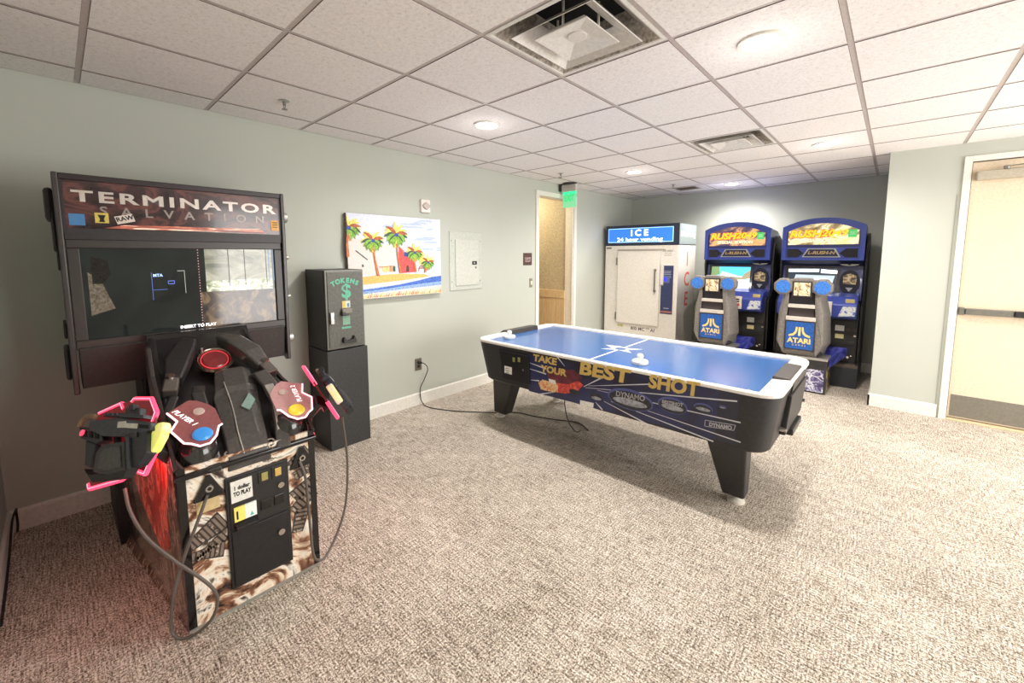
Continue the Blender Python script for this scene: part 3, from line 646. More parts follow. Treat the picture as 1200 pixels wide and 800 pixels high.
def mallet(px, py, label):
    p = W(px, py, 2, AZ+.0); x, y, z = p.x, p.y, PZ+.0011; p = Vector((x, y, z))
    q = MB().lathe((x, y, z), (0, 0, 1), [(.053, 0), (.056, .004), (.056, .02), (.05, .027), (.038, .024), (.02, .022), (.017, .036), (.022, .05), (.0225, .06), (.016, .07), (.0, .074)], 32).build('air_hockey_mallet', mat('mallet_white', (236, 234, 224), .35), smooth=True)
    recenter(q, p); return tag(q, label, 'mallet', 'air hockey mallets')
mallet(597, 396, 'white round mallet at the far left end of the blue table'); mallet(750, 426, 'white round mallet near the middle front of the blue table')

# ------------------------------------------------------------------ ice merchandiser
IX0, IX1, IY0, IY1 = .07, 1.252, 5.905, 6.60
r = thing('ice_machine', 'tall white ice vending merchandiser with a lit blue sign along its top', 'ice machine', ((IX0+IX1)/2, 6.25, 0))
iw = mat('ice_white', (228, 222, 212), .35); iws = mat('ice_white_side', (222, 216, 206), .4)
MB().box((IX0, IY0, .1), (IX1, IY1, 1.685)).build('cabinet', iw, r, bevel=.006)
MB().box((IX0+.03, IY0+.05, 0), (IX1-.03, IY1-.04, .1)).build('base', blackp, r, bevel=.004)
def ip(px, py): p = W(px, py, 1, IY0); return p.x, p.z
MB().box((IX0+.004, IY0, 1.69), (IX1-.0, IY1, 2.0)).build('sign_housing', mat('navy_housing', (38, 46, 66), .4), r, bevel=.004)
MB().box((IX1, IY0+.012, 1.70), (IX1+.004, IY1-.01, 1.995)).build('side_sign_panel', mat('grey_green_panel', (136, 148, 146), .5), r)
MB().box((.12, IY0-.004, 1.735), (1.17, IY0+.004, 1.955)).build('sign_trim', mat('sign_blue_edge', (150, 196, 255), .3, emit=(140, 190, 255), es=1.0, grain=0), r)
MB().box((.13, IY0-.006, 1.745), (1.16, IY0-.002, 1.945)).build('lit_sign', mat('sign_blue', (44, 104, 215), .3, emit=(44, 108, 228), es=.7, grain=0), r)
ws = mat('sign_white', (250, 250, 252), .3, emit=(245, 248, 255), es=1.1, grain=0)
fy = lambda x, y, z: frame((x, y, z), (1, 0, 0), (0, 0, 1))
for ch, dx in (('I', -.125), ('C', -.02), ('E', .11)): MB().use(ws).text(ch, .13, fy(.645+dx, IY0-.0065, 1.875), .0006, xs=1.1, bold=.004).build('sign_letter', None, r)
m = MB().use(ws); m.text('24 hour vending', .082, fy(.645, IY0-.0065, 1.778), .0006, xs=1.3, bold=.0012, space=1.05); m.build('sign_lettering', None, r)
fx2 = lambda x, y, z: frame((x, y, z), (0, 1, 0), (0, 0, 1))
m = MB().use(mat('side_white', (236, 238, 236), .4)).text('24 hour vending', .1, fx2(IX1+.0045, (IY0+IY1)/2, 1.845), .0006, xs=.86, bold=.004); m.build('side_lettering', None, r)
m = MB().use(mat('ice_red', (224, 112, 92), .5))
for ch, z in (('I', 1.47), ('C', 1.17), ('E', .87)): m.text(ch, .30, fx2(IX1+.001, 6.26, z), .0006, xs=1.0, bold=.004)
m.build('ice_lettering', None, r, label='tall red lettering down the side')
(xa, za), (xb, zb_) = ip(725, 295), ip(772, 382)
d = MB().box((xa, IY0-.035, ip(725, 377)[1]), (xb-.005, IY0-.001, za)).build('door', iw, r, bevel=.008)
zt = za; zbm = ip(725, 377)[1]
m = MB(); m.box((xb-.075, IY0-.075, 1.0), (xb-.055, IY0-.055, 1.32)); m.box((xb-.078, IY0-.075, 1.3), (xb-.05, IY0-.03, 1.335)); m.box((xb-.078, IY0-.075, .985), (xb-.05, IY0-.03, 1.02)); m.build('door_handle', steel, d, bevel=.004, label='steel bar handle')
m = MB(); m.box((xa-.02, IY0-.003, zt+.012), (xb+.06, IY0, zt+.04)); m.build('door_top_shade', mat('door_shadow_strip', (168, 160, 148), .5), r)  # thin strip coloured as a line of shade above the door
for z in (zt-.15, zbm+.1):
    MB().box((xa-.028, IY0-.03, z-.06), (xa-.004, IY0, z+.06)).build('hinge', steel, r, bevel=.003)
MB().box((xb+.005, IY0-.02, 1.1), (xb+.05, IY0, 1.4)).build('latch_plate', iws, r, bevel=.003)
MB().box((xb-.0, IY0-.008, 1.085), (xb+.05, IY0, 1.1)).build('latch_shadow', steel, r)
(xc_, zc_), (xd_, zd_) = ip(778, 311), ip(792, 369)
xc_, xd_ = 1.01, 1.19
MB().box((xc_, IY0-.006, zd_), (xd_, IY0, zc_)).build('control_panel', mat('navy_panel', (52, 60, 96), .4, grain=.1), r, bevel=.002)
m = MB().use(mat('panel_print', (168, 172, 186), .5))
for k in range(5): m.box((xc_+.03+.008*(k % 2), IY0-.0068, zc_-.08-.022*k), (xd_-.03-.008*(k % 2), IY0-.0058, zc_-.088-.022*k))
m.box((xc_+.05, IY0-.0068, zd_+.08), (xd_-.05, IY0-.0058, zd_+.092)); m.build('panel_print', None, r)
MB().box((xc_+.01, IY0-.0075, zd_+.02), (xd_-.01, IY0-.0055, zd_+.045)).build('red_label', mat('dull_red', (176, 112, 104), .5), r)
MB().box((xc_+.04, IY0-.012, 1.13), (xd_-.05, IY0-.006, 1.24)).build('card_reader', mat('reader_grey', (96, 102, 140), .4), r, bevel=.003)
MB().box((xc_+.045, IY0-.014, 1.16), (xc_+.09, IY0-.012, 1.21)).build('reader_light', mat('blue_light', (40, 50, 230), .3, emit=(30, 40, 255), es=1.5, grain=0), r)
tx = mat('faint_print', (110, 104, 98), .6)
m = MB().use(tx).text('ICE ONLY', .035, fy(1.10, IY0-.0006, 1.60), .0004, bold=.001); m.text('READ THE', .02, fy(1.10, IY0-.0006, 1.565), .0004); m.text('DIRECTIONS', .02, fy(1.10, IY0-.0006, 1.535), .0004); m.build('instruction_lettering', None, r)
m = MB().use(tx).text('800 MC ** A?', .07, fy(.74, IY0-.0006, zbm-.075), .0004, bold=.002); m.build('model_lettering', None, r)
MB().box((xa+.01, IY0-.002, zbm-.07), (xa+.11, IY0, zbm-.03)).build('yellow_sticker', mat('pale_yellow', (196, 190, 130), .5), r)
m = MB().use(tx).box((IX0+.02, IY0-.001, 1.64), (IX0+.11, IY0, 1.665)); m.build('name_badge', steel, r)

# ------------------------------------------------------------------ racing cockpits
def racing(cx, label, scene_kind, y0=6.13):
    r = thing('racing_game', label, 'arcade game', (cx, 6.2, 0), 'blue driving game cockpits')
    bl = mat('racer_blue', (44, 51, 106), .32, coat=.3); bl2 = mat('racer_blue_light', (58, 74, 156), .3, coat=.3); nv = mat('racer_navy', (30, 34, 62), .35)
    hw = .405
    X = lambda v: cx+v
    # black side panels and lower cabinet
    prof = [(6.8, 0), (6.8, 1.72), (6.55, 1.80), (6.28, 1.76), (6.22, 1.4), (6.28, 1.08), (6.08, .95), (6.10, .3), (5.98, .28), (5.98, 0)]
    for s in (-1, 1):
        MB().prism([(X(s*(hw+.005)), y, z) for y, z in prof], [(X(s*(hw+.028)), y, z) for y, z in prof]).build('side_panel', black, r, bevel=.003)
    MB().box((X(-hw), 6.08, .27), (X(hw), 6.78, .98)).build('lower_cabinet', blackp, r, bevel=.004)
    MB().box((X(-hw-.02), 5.95, 0), (X(hw+.03), 6.8, .24)).build('floor_plinth', mat('plinth_dark', (52, 54, 60), .5), r, bevel=.006)
    MB().box((X(-hw-.022), 5.945, .235), (X(hw+.032), 6.1, .27)).build('plinth_ledge', mat('ledge_brown', (104, 92, 84), .5), r, bevel=.004)
    # hood with an arched top, lit header and speaker band
    def arch(y, zt, inset=0):
        pts = [(X(-hw+inset), y, 1.475+inset*.5), (X(hw-inset), y, 1.475+inset*.5)]
        for k in range(13):
            t = 1-2*k/12; pts.append((X((hw-inset)*t), y, zt-inset-.10*abs(t)**2.2))
        return pts
    MB().loft([arch(y0, 1.965), arch(y0+.02, 1.985), arch(6.55, 1.96), arch(6.78, 1.86)]).build('hood', bl, r, bevel=.006)
    rim = MB().use(bl2)
    a_, b_ = arch(y0-.022, 1.985), arch(y0-.022, 1.965, .045)
    c_, d_ = arch(y0+.01, 1.985), arch(y0+.01, 1.965, .045)
    ia, ib, ic, id_ = [[rim.vert(p) for p in q] for q in (a_, b_, c_, d_)]; n = len(a_)
    for k in range(n):
        j = (k+1) % n
        rim.face((ia[k], ia[j], ib[j], ib[k])); rim.face((ia[k], ia[j], ic[j], ic[k])); rim.face((ib[k], ib[j], id_[j], id_[k]))
    rim.build('hood_rim', bl, r)
    # header artwork
    hz0, hz1 = 1.665, 1.90
    def harch(y, h, zt, z0): return [(X(-h), y, z0), (X(h), y, z0)]+[(X(h*(1-2*k/10)), y, zt-.075*abs(1-2*k/10)**2.2) for k in range(11)]
    if scene_kind == 0: stops = [(.3, (36, 34, 40)), (.45, (92, 74, 96)), (.55, (230, 170, 110)), (.68, (80, 92, 84))]
    else: stops = [(.3, (40, 38, 40)), (.43, (150, 130, 90)), (.52, (250, 232, 190)), (.62, (196, 200, 110)), (.75, (54, 62, 46))]
    MB().poly(harch(y0-.006, .345, 1.93, hz0)).build('header_art', artmat('header_art_%d' % scene_kind, stops, 3.2, 1.2, (1, 1, 1.6), .3, emis=.45), r)
    oy = mat('title_orange', (255, 176, 40), .3, emit=(255, 176, 40), es=.7, grain=0); orr = mat('title_red', (226, 88, 36), .3, emit=(226, 88, 36), es=.5, grain=0); pkk = mat('title_cream', (255, 214, 180), .3, emit=(255, 200, 160), es=.6, grain=0)
    m = MB().use(orr).text('RUSH', .118, fy(X(-.175), y0-.0072, 1.79), .0004, xs=1.12, bold=.009, shear=.25).text('20', .118, fy(X(.03), y0-.0072, 1.795), .0004, bold=.008, shear=.25)
    m.use(oy).text('RUSH', .115, fy(X(-.175), y0-.0088, 1.792), .0004, xs=1.12, bold=.005, shear=.25)
    m.text('2049', .105, fy(X(.11), y0-.0088, 1.797), .0004, xs=1.15, bold=.004, shear=.25); m.use(pkk).text('SPECIAL EDITION', .05, fy(X(-.02), y0-.0088, 1.712), .0004, xs=1.12, bold=.003); m.build('title_lettering', None, r)
    MB().box((X(.245), y0-.009, 1.745), (X(.325), y0-.0065, 1.835)).build('green_badge', mat('badge_green', (80, 190, 110), .4, emit=(60, 180, 90), es=.4, grain=0), r)
    m = MB().use(mat('badge_letter', (170, 240, 180), .4)); m.text('SE', .05, fy(X(.285), y0-.0095, 1.79), .0003, bold=.002); m.build('badge_lettering', None, r)
    # speaker band
    MB().box((X(-.36), y0-.012, 1.495), (X(.36), y0, 1.63)).build('speaker_band', bl2, r, bevel=.006)
    for s in (-1, 1):
        q = [(s*.345, 1.51), (s*.345, 1.615), (s*.235, 1.615), (s*.175, 1.56), (s*.235, 1.51)]
        if s > 0: q = q[::-1]
        MB().ext([(X(a), y0-.016, b) for a, b in q], (0, .012, 0)).build('speaker', mat('speaker_mesh', (30, 27, 32), .8, grain=.3), r)
    q = [(-.19, 1.512), (.19, 1.512), (.135, 1.618), (-.135, 1.618)]
    m = MB().use(alu).ext([(X(a), y0-.018, b) for a, b in q], (0, .01, 0)).use(nv).ext([(X(a*.9), y0-.020, 1.565+(b-1.565)*.8) for a, b in q], (0, .008, 0)); m.build('logo_plate', None, r)
    m = MB().use(mat('logo_gold', (190, 160, 110), .4, .5)).text('L-RUSH-N', .05, fy(X(0), y0-.0205, 1.565), .0004, xs=1.2, bold=.002, shear=.2); m.build('plate_lettering', None, r)
    # recessed monitor bay
    MB().prism([(X(-hw), 6.2, 1.475), (X(hw), 6.2, 1.475), (X(hw), 6.28, 1.41), (X(-hw), 6.28, 1.41)], [(X(-hw), 6.7, 1.475), (X(hw), 6.7, 1.475), (X(hw), 6.7, 1.41), (X(-hw), 6.7, 1.41)]).build('soffit', nv, r)
    MB().prism([(X(-hw), 6.30, 1.45), (X(hw), 6.30, 1.45), (X(hw), 6.22, .99), (X(-hw), 6.22, .99)], [(X(-hw), 6.7, 1.45), (X(hw), 6.7, 1.45), (X(hw), 6.7, .99), (X(-hw), 6.7, .99)]).build('monitor_bezel', bl, r, bevel=.005)
    MB().prism([(X(-.37), 6.275, 1.40), (X(.19), 6.275, 1.40), (X(.19), 6.205, 1.04), (X(-.37), 6.205, 1.04)], [(X(-.37), 6.3, 1.40), (X(.19), 6.3, 1.40), (X(.19), 6.23, 1.04), (X(-.37), 6.23, 1.04)]).build('screen_surround', blackg, r)
    def sp(x, t, d=0): return (X(x), 6.27-.06*(1-t)-.002-d, 1.375-.32*(1-t))       # t 1 top, 0 bottom
    m = MB()
    def sc_(name, rgb, pts, d=0, e=.9): m.use(mat('screen_'+name, rgb, .3, emit=rgb, es=e, grain=0)).poly([sp(x, t, .0005+d) for x, t in pts])
    if scene_kind == 0:
        sc_('sky', (70, 190, 240), [(-.34, 0), (.16, 0), (.16, 1), (-.34, 1)]); sc_('cloud', (220, 236, 244), [(-.22, .62), (.02, .5), (.16, .48), (.16, .56), (0, .62), (-.2, .8)], .0004)
        sc_('green', (110, 140, 90), [(-.34, .6), (-.22, .66), (-.24, 1), (-.34, 1)], .0008, .6); sc_('trees', (150, 140, 110), [(-.3, .45), (.02, .42), (.16, .52), (.16, .88), (.09, .72), (.06, .56), (-.1, .58), (-.3, .64)], .0008, .6)
        sc_('road', (206, 210, 232), [(-.34, 0), (.16, 0), (.16, .46), (-.34, .46)], .0012); sc_('sand', (176, 150, 110), [(-.34, .4), (-.1, .42), (-.34, .62)], .0016, .6)
    else:
        sc_('night', (40, 50, 60), [(-.34, 0), (.16, 0), (.16, 1), (-.34, 1)], 0, .5); sc_('hall', (170, 186, 194), [(-.3, .1), (.1, .1), (.14, .72), (-.26, .74)], .0004, .6)
        sc_('lights', (236, 244, 250), [(-.34, .84), (-.02, .86), (-.02, .97), (-.34, .95)], .0008, 1.2); sc_('lights', (236, 244, 250), [(.0, .82), (.16, .80), (.16, .92), (.0, .96)], .0008, 1.2)
        sc_('car', (226, 232, 238), [(-.22, .2), (-.2, .42), (-.1, .6), (.06, .62), (.12, .5), (.13, .2)], .0012, .9); sc_('carwin', (40, 70, 90), [(-.12, .42), (-.07, .54), (.04, .55), (.09, .43)], .0016, .5)
        sc_('teal', (60, 120, 150), [(-.2, .22), (.1, .2), (.1, .3), (-.2, .32)], .002, .6)
    m.build('screen', None, r)
    m = MB().use(mat('oval_navy', (26, 28, 44), .4)); c0 = .285
    m.ext([(X(c0+.095*math.cos(a)), 6.225, 1.215+.15*math.sin(a)) for a in [2*math.pi*k/28 for k in range(28)]], (0, .03, 0)); m.build('side_art_oval', None, r)
    m = MB().use(artmat('creature_art_%d' % scene_kind, [(.35, (40, 40, 44)), (.5, (150, 130, 96)), (.6, (220, 200, 160)), (.75, (60, 60, 50))], 16, 2, rough=.4)); m.poly([(X(c0-.06), 6.222, 1.19), (X(c0+.06), 6.222, 1.19), (X(c0+.065), 6.222, 1.29), (X(c0), 6.222, 1.32), (X(c0-.065), 6.222, 1.29)])
    m.use(silver).poly([(X(c0-.035), 6.222, 1.15), (X(c0), 6.222, 1.10), (X(c0+.035), 6.222, 1.15)]); m.build('creature_print', None, r)
    m = MB().use(alu).ext([(X(.27+.095*math.cos(a)), 6.255, 1.435+.03*math.sin(a)) for a in [2*math.pi*k/20 for k in range(20)]], (0, .03, 0)); m.build('round_speaker_trim', None, r, bevel=.004)
    m = MB().use(nv).ext([(X(.27+.018*math.cos(a)), 6.25, 1.435+.018*math.sin(a)) for a in [2*math.pi*k/14 for k in range(14)]], (0, .02, 0)); m.build('centre_badge', None, r)
    # dashboard with steering wheel, view buttons and shifter
    dash = [(6.28, 1.09), (6.0, 1.055), (5.90, .99), (5.877, .965), (5.887, .82), (6.0, .79), (6.28, .79)]
    MB().prism([(X(-.38), y, z) for y, z in dash], [(X(.39), y, z) for y, z in dash]).build('dashboard', bl2, r, bevel=.012)
    def dp(x, t, d=.002): y = 5.905+.115*t; return (X(x), y-d, .925+.07*t+d)
    MB().ext([(X(.225), 5.872, .835), (X(.375), 5.872, .85), (X(.385), 5.868, .955), (X(.265), 5.868, .955)], (0, .012, 0)).build('dash_car_print', artmat('car_print', [(.35, (60, 80, 170)), (.5, (214, 220, 226)), (.6, (240, 236, 220)), (.72, (80, 100, 180))], 18, 1.5, (1, 1, 2), .4), r)
    MB().box((X(.07), 5.865, .835), (X(.165), 5.9, 1.0)).build('shifter_plate', mat('shifter_white', (226, 216, 200), .4), r, bevel=.004)
    MB().lathe((X(.125), 5.865, .89), (0, -1, 0), [(.018, 0), (.018, .01), (0, .013)], 16).build('red_button', mat('button_red', (206, 44, 34), .3), r)
    for k in range(2): MB().box((X(.09), 5.858, .925+.03*k), (X(.135), 5.865, .94+.03*k)).build('shift_slot', dark, r)
    MB().box((X(.28), 5.91, .985), (X(.365), 5.97, 1.035)).build('view_button_box', mat('ochre', (190, 170, 110), .4), r, bevel=.004)
    wc = Vector((X(-.14), 5.86, 1.02)); wn = Vector((0, -1, .35)).normalized(); a = wn.orthogonal().normalized(); b = wn.cross(a)
    m = MB().tube([wc+a*.14*math.cos(t)+b*.14*math.sin(t) for t in [2*math.pi*k/24 for k in range(25)]], .014, 8, 0)
    for t in (.5, 2.6, 4.7): m.tube([wc-wn*.01, wc+a*.14*math.cos(t)+b*.14*math.sin(t)], .012, 8, 0)
    m.cyl(wc-wn*.02, wc+wn*.01, .035); m.cyl(wc-wn*.1, wc, .025); m.build('steering_wheel', blackp, r, smooth=True)
    # coin door
    cdoor = MB().box((X(.15), 6.068, .25), (X(.40), 6.08, .77)).build('coin_door', char if False else mat('coin_charcoal', (44, 43, 42), .5), r, bevel=.004)
    MB().box((X(.195), 6.062, .645), (X(.28), 6.068, .71)).build('price_card', paper, r); MB().box((X(.20), 6.062, .555), (X(.28), 6.068, .607)).build('yellow_card', mat('card_yellow', (216, 204, 150), .5), r)
    for a_ in (.295, .35): MB().box((X(a_), 6.06, .65), (X(a_+.045), 6.07, .69)).build('coin_slot', mat('coin_slot_brown', (70, 56, 54), .4), r, bevel=.003)
    MB().box((X(.285), 6.058, .49), (X(.39), 6.07, .53)).build('return_flap', blackp, r, bevel=.003)
    MB().cyl((X(.382), 6.05, .60), (X(.382), 6.07, .60), .012).build('door_lock', chrome, r)
    m = MB().ring((X(.29), 6.055, .425), (0, -1, 0), .014, .022, .008, 16); m.box((X(.268), 6.05, .375), (X(.312), 6.07, .415)); m.build('padlock', chrome, r)
    m = MB().cyl((X(.33), 6.055, .34), (X(.33), 6.07, .34), .012); m.build('lower_lock', chrome, r); m = MB().cyl((X(.36), 6.055, .36), (X(.36), 6.07, .36), .008); m.build('lower_bolt', chrome, r)
    # seat, its rail and engine-print base, facing the screen
    sx = cx-.07; Y = 5.46
    ss = mat('seat_shell_grey', (118, 112, 106), .55, grain=.12); sd = mat('seat_shell_dark', (48, 44, 48), .6)
    ep = artmat('engine_print', [(.3, (34, 30, 50)), (.44, (78, 68, 116)), (.5, (150, 146, 176)), (.56, (232, 232, 238)), (.62, (96, 90, 130)), (.7, (40, 36, 56))], 13, 1.2, (1, 1, 1.3), .35)
    MB().prism([(sx-.10, Y-.0, 0), (sx+.265, Y, 0), (sx+.265, Y, .39), (sx-.10, Y, .39)], [(sx-.10, 5.9, 0), (sx+.265, 5.9, 0), (sx+.265, 5.9, .39), (sx-.10, 5.9, .39)]).build('seat_base', blackp, r, bevel=.008)
    MB().box((sx-.08, Y-.004, .02), (sx+.245, Y+.001, .27)).build('engine_artwork', ep, r)
    MB().box((sx+.265, Y+.02, .02), (sx+.268, 5.86, .28)).build('side_artwork', artmat('yellow_flame_side', [(.35, (30, 26, 40)), (.52, (70, 62, 90)), (.6, (220, 200, 80)), (.7, (60, 50, 70))], 9, 2, rough=.4), r)
    MB().box((sx-.12, Y-.006, .375), (sx+.27, Y+.4, .40)).build('base_edge', alu, r, bevel=.003)
    MB().prism([(sx+.262, 5.70, .25), (sx+.40, 5.95, .37), (sx+.40, 5.95, .47), (sx+.262, 5.70, .385)], [(sx+.1, 5.70, .25), (sx+.1, 5.95, .37), (sx+.1, 5.95, .47), (sx+.1, 5.70, .385)]).build('connecting_rail', artmat('blue_rail', [(.4, (44, 50, 140)), (.6, (92, 100, 200))], 8, 1, rough=.35), r, bevel=.006)
    # shell: rear panel frame, tapering flanks
    def ringz(z, hw_, yb, yf): return [(sx-hw_, yb, z), (sx+hw_, yb, z), (sx+hw_+.06, yf, z), (sx-hw_-.06, yf, z)]
    MB().loft([ringz(.40, .15, Y+.03, Y+.30), ringz(.45, .165, Y+.0, Y+.32), ringz(.80, .15, Y-.02, Y+.25)]).build('seat_shell', ss, r, bevel=.012)
    MB().box((sx-.142, Y-.03, .475), (sx+.142, Y-.008, .80)).build('badge_panel_frame', sd, r, bevel=.004)
    MB().box((sx-.13, Y-.034, .485), (sx+.13, Y-.028, .79)).build('badge_panel', mat('badge_blue', (34, 84, 156), .45, grain=.15), r)
    m = MB().use(mat('badge_yellow', (240, 206, 120), .4)); yy = Y-.0352
    m.text('ATARI', .078, fy(sx, yy, .578), .0004, xs=1.0, bold=.003); m.text('GAMES', .026, fy(sx, yy, .528), .0004, xs=1.0, space=1.9)
    m.poly([(sx-.011, yy, .635), (sx+.011, yy, .635), (sx+.011, yy, .735), (sx-.011, yy, .735)])
    for s in (-1, 1):
        o_ = [(.02, .735), (.036, .735), (.04, .69), (.06, .66), (.10, .642), (.10, .622), (.055, .634), (.03, .66), (.02, .70)]
        m.poly([(sx+s*a, yy, b) for a, b in (o_ if s < 0 else o_[::-1])])
    m.build('badge_emblem', None, r, label='yellow mountain-shaped emblem and lettering')
    MB().box((sx-.14, Y-.035, .805), (sx+.14, Y+.03, .85)).build('lower_ledge', mat('ledge_pale', (196, 188, 178), .45), r, bevel=.006)
    MB().box((sx-.12, Y-.0, .85), (sx+.12, Y+.06, .95)).build('seat_gap_panel', mat('gap_brown', (64, 54, 54), .6), r)
    MB().box((sx-.125, Y-.04, .95), (sx+.125, Y+.02, .99)).build('upper_ledge', mat('ledge_pale', (196, 188, 178), .45), r, bevel=.006)
    for s in (-1, 1):                        # side struts from the shell to the headrest
        A = [(s*.15, .42), (s*.215, .55), (s*.20, .88), (s*.165, 1.04), (s*.165, 1.15), (s*.115, 1.15), (s*.12, 1.0), (s*.135, .80), (s*.14, .46)]
        if s > 0: A = A[::-1]
        lean = lambda z: Y-.02-.05*max(0, z-.8)
        MB().prism([(sx+a, lean(b), b) for a, b in A], [(sx+a+s*.05, lean(b)+.26-.10*max(0, b-.6), b) for a, b in A]).build('seat_wing', ss, r, bevel=.01)
    Yh = Y-.045
    m = MB().ext([(sx-.13, Yh+.0, 1.13), (sx+.13, Yh, 1.13), (sx+.17, Yh, 1.27), (sx+.1, Yh, 1.265), (sx+.08, Yh, 1.285), (sx-.08, Yh, 1.285), (sx-.1, Yh, 1.265), (sx-.17, Yh, 1.27)], (0, .09, 0)); m.build('headrest', ss, r, bevel=.01)
    for s in (-1, 1):
        c = sx+s*.18
        def octo(R, y, rz=1.0): return [(c+R*math.cos(math.pi/8+k*math.pi/4), y, 1.185+R*rz*math.sin(math.pi/8+k*math.pi/4)) for k in range(8)]
        p = MB().loft([octo(.098, Yh-.01), octo(.10, Yh+.1)]).build('headrest_speaker', ss, r, bevel=.012)
        MB().loft([octo(.074, Yh-.016), octo(.078, Yh-.004)]).build('speaker_grille', mat('grille_blue', (56, 112, 190), .5, grain=.2), p)
    MB().box((sx-.075, Yh-.014, 1.09), (sx+.075, Yh-.002, 1.235)).build('headrest_artwork', artmat('tan_creature_%d' % scene_kind, [(.36, (40, 34, 40)), (.47, (206, 180, 130)), (.6, (240, 228, 206)), (.72, (90, 70, 60))], 11, 2.5, rough=.4), r)
    MB().box((sx-.09, Yh-.008, 1.075), (sx+.09, Yh+.01, 1.25)).build('artwork_frame', sd, r)
    # seat cushion and backrest on the driver's side
    MB().prism([(sx-.2, 5.72, .40), (sx+.2, 5.72, .40), (sx+.2, 5.76, .52), (sx-.2, 5.76, .52)], [(sx-.19, 5.52, .40), (sx+.19, 5.52, .40), (sx+.19, 5.50, .50), (sx-.19, 5.50, .50)]).build('seat_cushion', sd, r, bevel=.02)
    MB().prism([(sx-.15, 5.50, .52), (sx+.15, 5.50, .52), (sx+.13, 5.47, 1.12), (sx-.13, 5.47, 1.12)], [(sx-.15, 5.60, .52), (sx+.15, 5.60, .52), (sx+.12, 5.53, 1.12), (sx-.12, 5.53, 1.12)]).build('seat_back', sd, r, bevel=.02)
    return r
racing(1.945, 'left blue driving game cockpit beside the ice machine, blue sky on its screen', 0)
racing(2.885, 'right blue driving game cockpit nearest the wall corner, white car on its screen', 1)

# ------------------------------------------------------------------ big shooting cabinet
YM = .364; FX = 1.517
r = thing('shooting_arcade_machine', 'large black shooting arcade cabinet with a wide screen on a printed pedestal', 'arcade game', (.8, YM, 0))
arm_m = mat('moulded_black', (50, 48, 48), .32, coat=.25, grain=.15); arm_l = mat('moulded_grey', (74, 71, 69), .34, coat=.2, grain=.12)
hullb = mat('head_black', (40, 36, 38), .4, grain=.15)
# screen head
HX, HY0, HY1, HZ0, HZ1 = .60, -.122, .845, .873, 1.935
MB().box((.22, HY0+.03, HZ0+.02), (HX-.05, HY1-.03, HZ1-.01)).build('head_housing', hullb, r, bevel=.01)
m = MB().prism([(HX-.06, HY0+.01, 1.12), (HX-.06, HY1-.01, 1.12), (HX+.0, HY1-.01, 1.08), (HX+.0, HY0+.01, 1.08)], [(HX-.25, HY0+.01, HZ0), (HX-.25, HY1-.01, HZ0), (HX-.03, HY1-.01, HZ0), (HX-.03, HY0+.01, HZ0)]); m.build('lower_apron', mat('apron_black', (52, 49, 48), .5, grain=.1), r, bevel=.004)
for s, y in ((-1, HY0), (1, HY1)):           # side cheeks with stepped profile
    prof = [(.16, 1.80), (.3, HZ1), (HX+.012, HZ1+.002), (HX+.015, 1.66), (HX-.0, 1.2), (HX-.005, HZ0-.02), (HX-.05, HZ0-.03), (.40, .93), (.30, 1.1), (.28, 1.5)]
    MB().prism([(a, y, b) for a, b in prof], [(a, y+s*.022, b) for a, b in prof]).build('side_cheek', mat('cheek_black', (58, 52, 52), .35, coat=.3), r, bevel=.005)
for z, d, hh in ((1.79, .032, .08), (1.66, .016, .10), (1.52, .008, .05), (1.17, .012, .04), (1.0, .02, .08)):   # lobes along the left cheek
    MB().box((.36, HY0-.022-d, z-hh), (HX-.06, HY0-.02, z+hh)).build('side_lobe', hullb, r, bevel=.018)
for z, rr_ in ((1.79, .04), (1.53, .018), (1.27, .014), (.985, .032)):
    MB().cyl((HX-.06, HY1+.02, z), (HX-.06, HY1+.055, z), rr_, rr_*.8, 16).build('side_bolt', alu, r, smooth=True)
MB().box((HX-.10, HY0, 1.905), (HX+.012, HY1, HZ1)).build('top_trim', mat('maroon_black', (42, 30, 34), .35), r, bevel=.004)
MB().box((HX-.05, HY0+.0, 1.655), (HX+.002, HY1, 1.91)).build('marquee_box', hullb, r)
mq = artmat('marquee_print', [(.32, (40, 32, 34)), (.48, (64, 46, 48)), (.58, (104, 66, 62)), (.7, (58, 44, 46))], 3.5, 2.2, (1, 1, 2), .15, emis=.12)
MB().poly([(HX+.003, HY0+.012, 1.675), (HX+.003, HY1-.012, 1.675), (HX+.003, HY1-.012, 1.905), (HX+.003, HY0+.012, 1.905)]).build('marquee_print', mq, r)
glow = artmat('marquee_glow', [(.42, (96, 44, 40)), (.52, (170, 90, 66)), (.6, (255, 226, 200)), (.66, (120, 60, 52))], 12, 1.5, (1, .25, 6), .3, emis=.5)
MB().poly([(HX+.004, .02, 1.680), (HX+.004, .76, 1.680), (HX+.004, .72, 1.706), (HX+.004, .10, 1.700)]).build('marquee_fire_band', glow, r)
def tfit(body, y0, y1, z, size, mm, name, x, bold=.002, space=1, par=None):
    t = MB().use(mm); t.text(body, size, frame((0, 0, 0), (1, 0, 0), (0, 1, 0)), .0005, bold=bold, space=space)
    a, b = min(v.x for v in t.v), max(v.x for v in t.v); zc = (min(v.y for v in t.v)+max(v.y for v in t.v))/2; F = frame((x, (y0+y1)/2, z), (0, 1, 0), (0, 0, 1))
    t.v = [F @ Vector(((v.x-(a+b)/2)*(y1-y0)/(b-a), v.y-zc, v.z)) for v in t.v]; return t.build(name, None, par or r)
sil = mat('steel_lettering', (200, 190, 182), .3, .3, emit=(214, 208, 202), es=.04); sil2 = mat('dull_lettering', (150, 140, 136), .3, .3)
tfit('TERMINATOR', -.085, .82, 1.832, .074, sil, 'title_lettering', HX+.005, .0022, 1.25)
tfit('SALVATION', .01, .745, 1.765, .062, sil2, 'title_lettering', HX+.005, .001, 2.4)
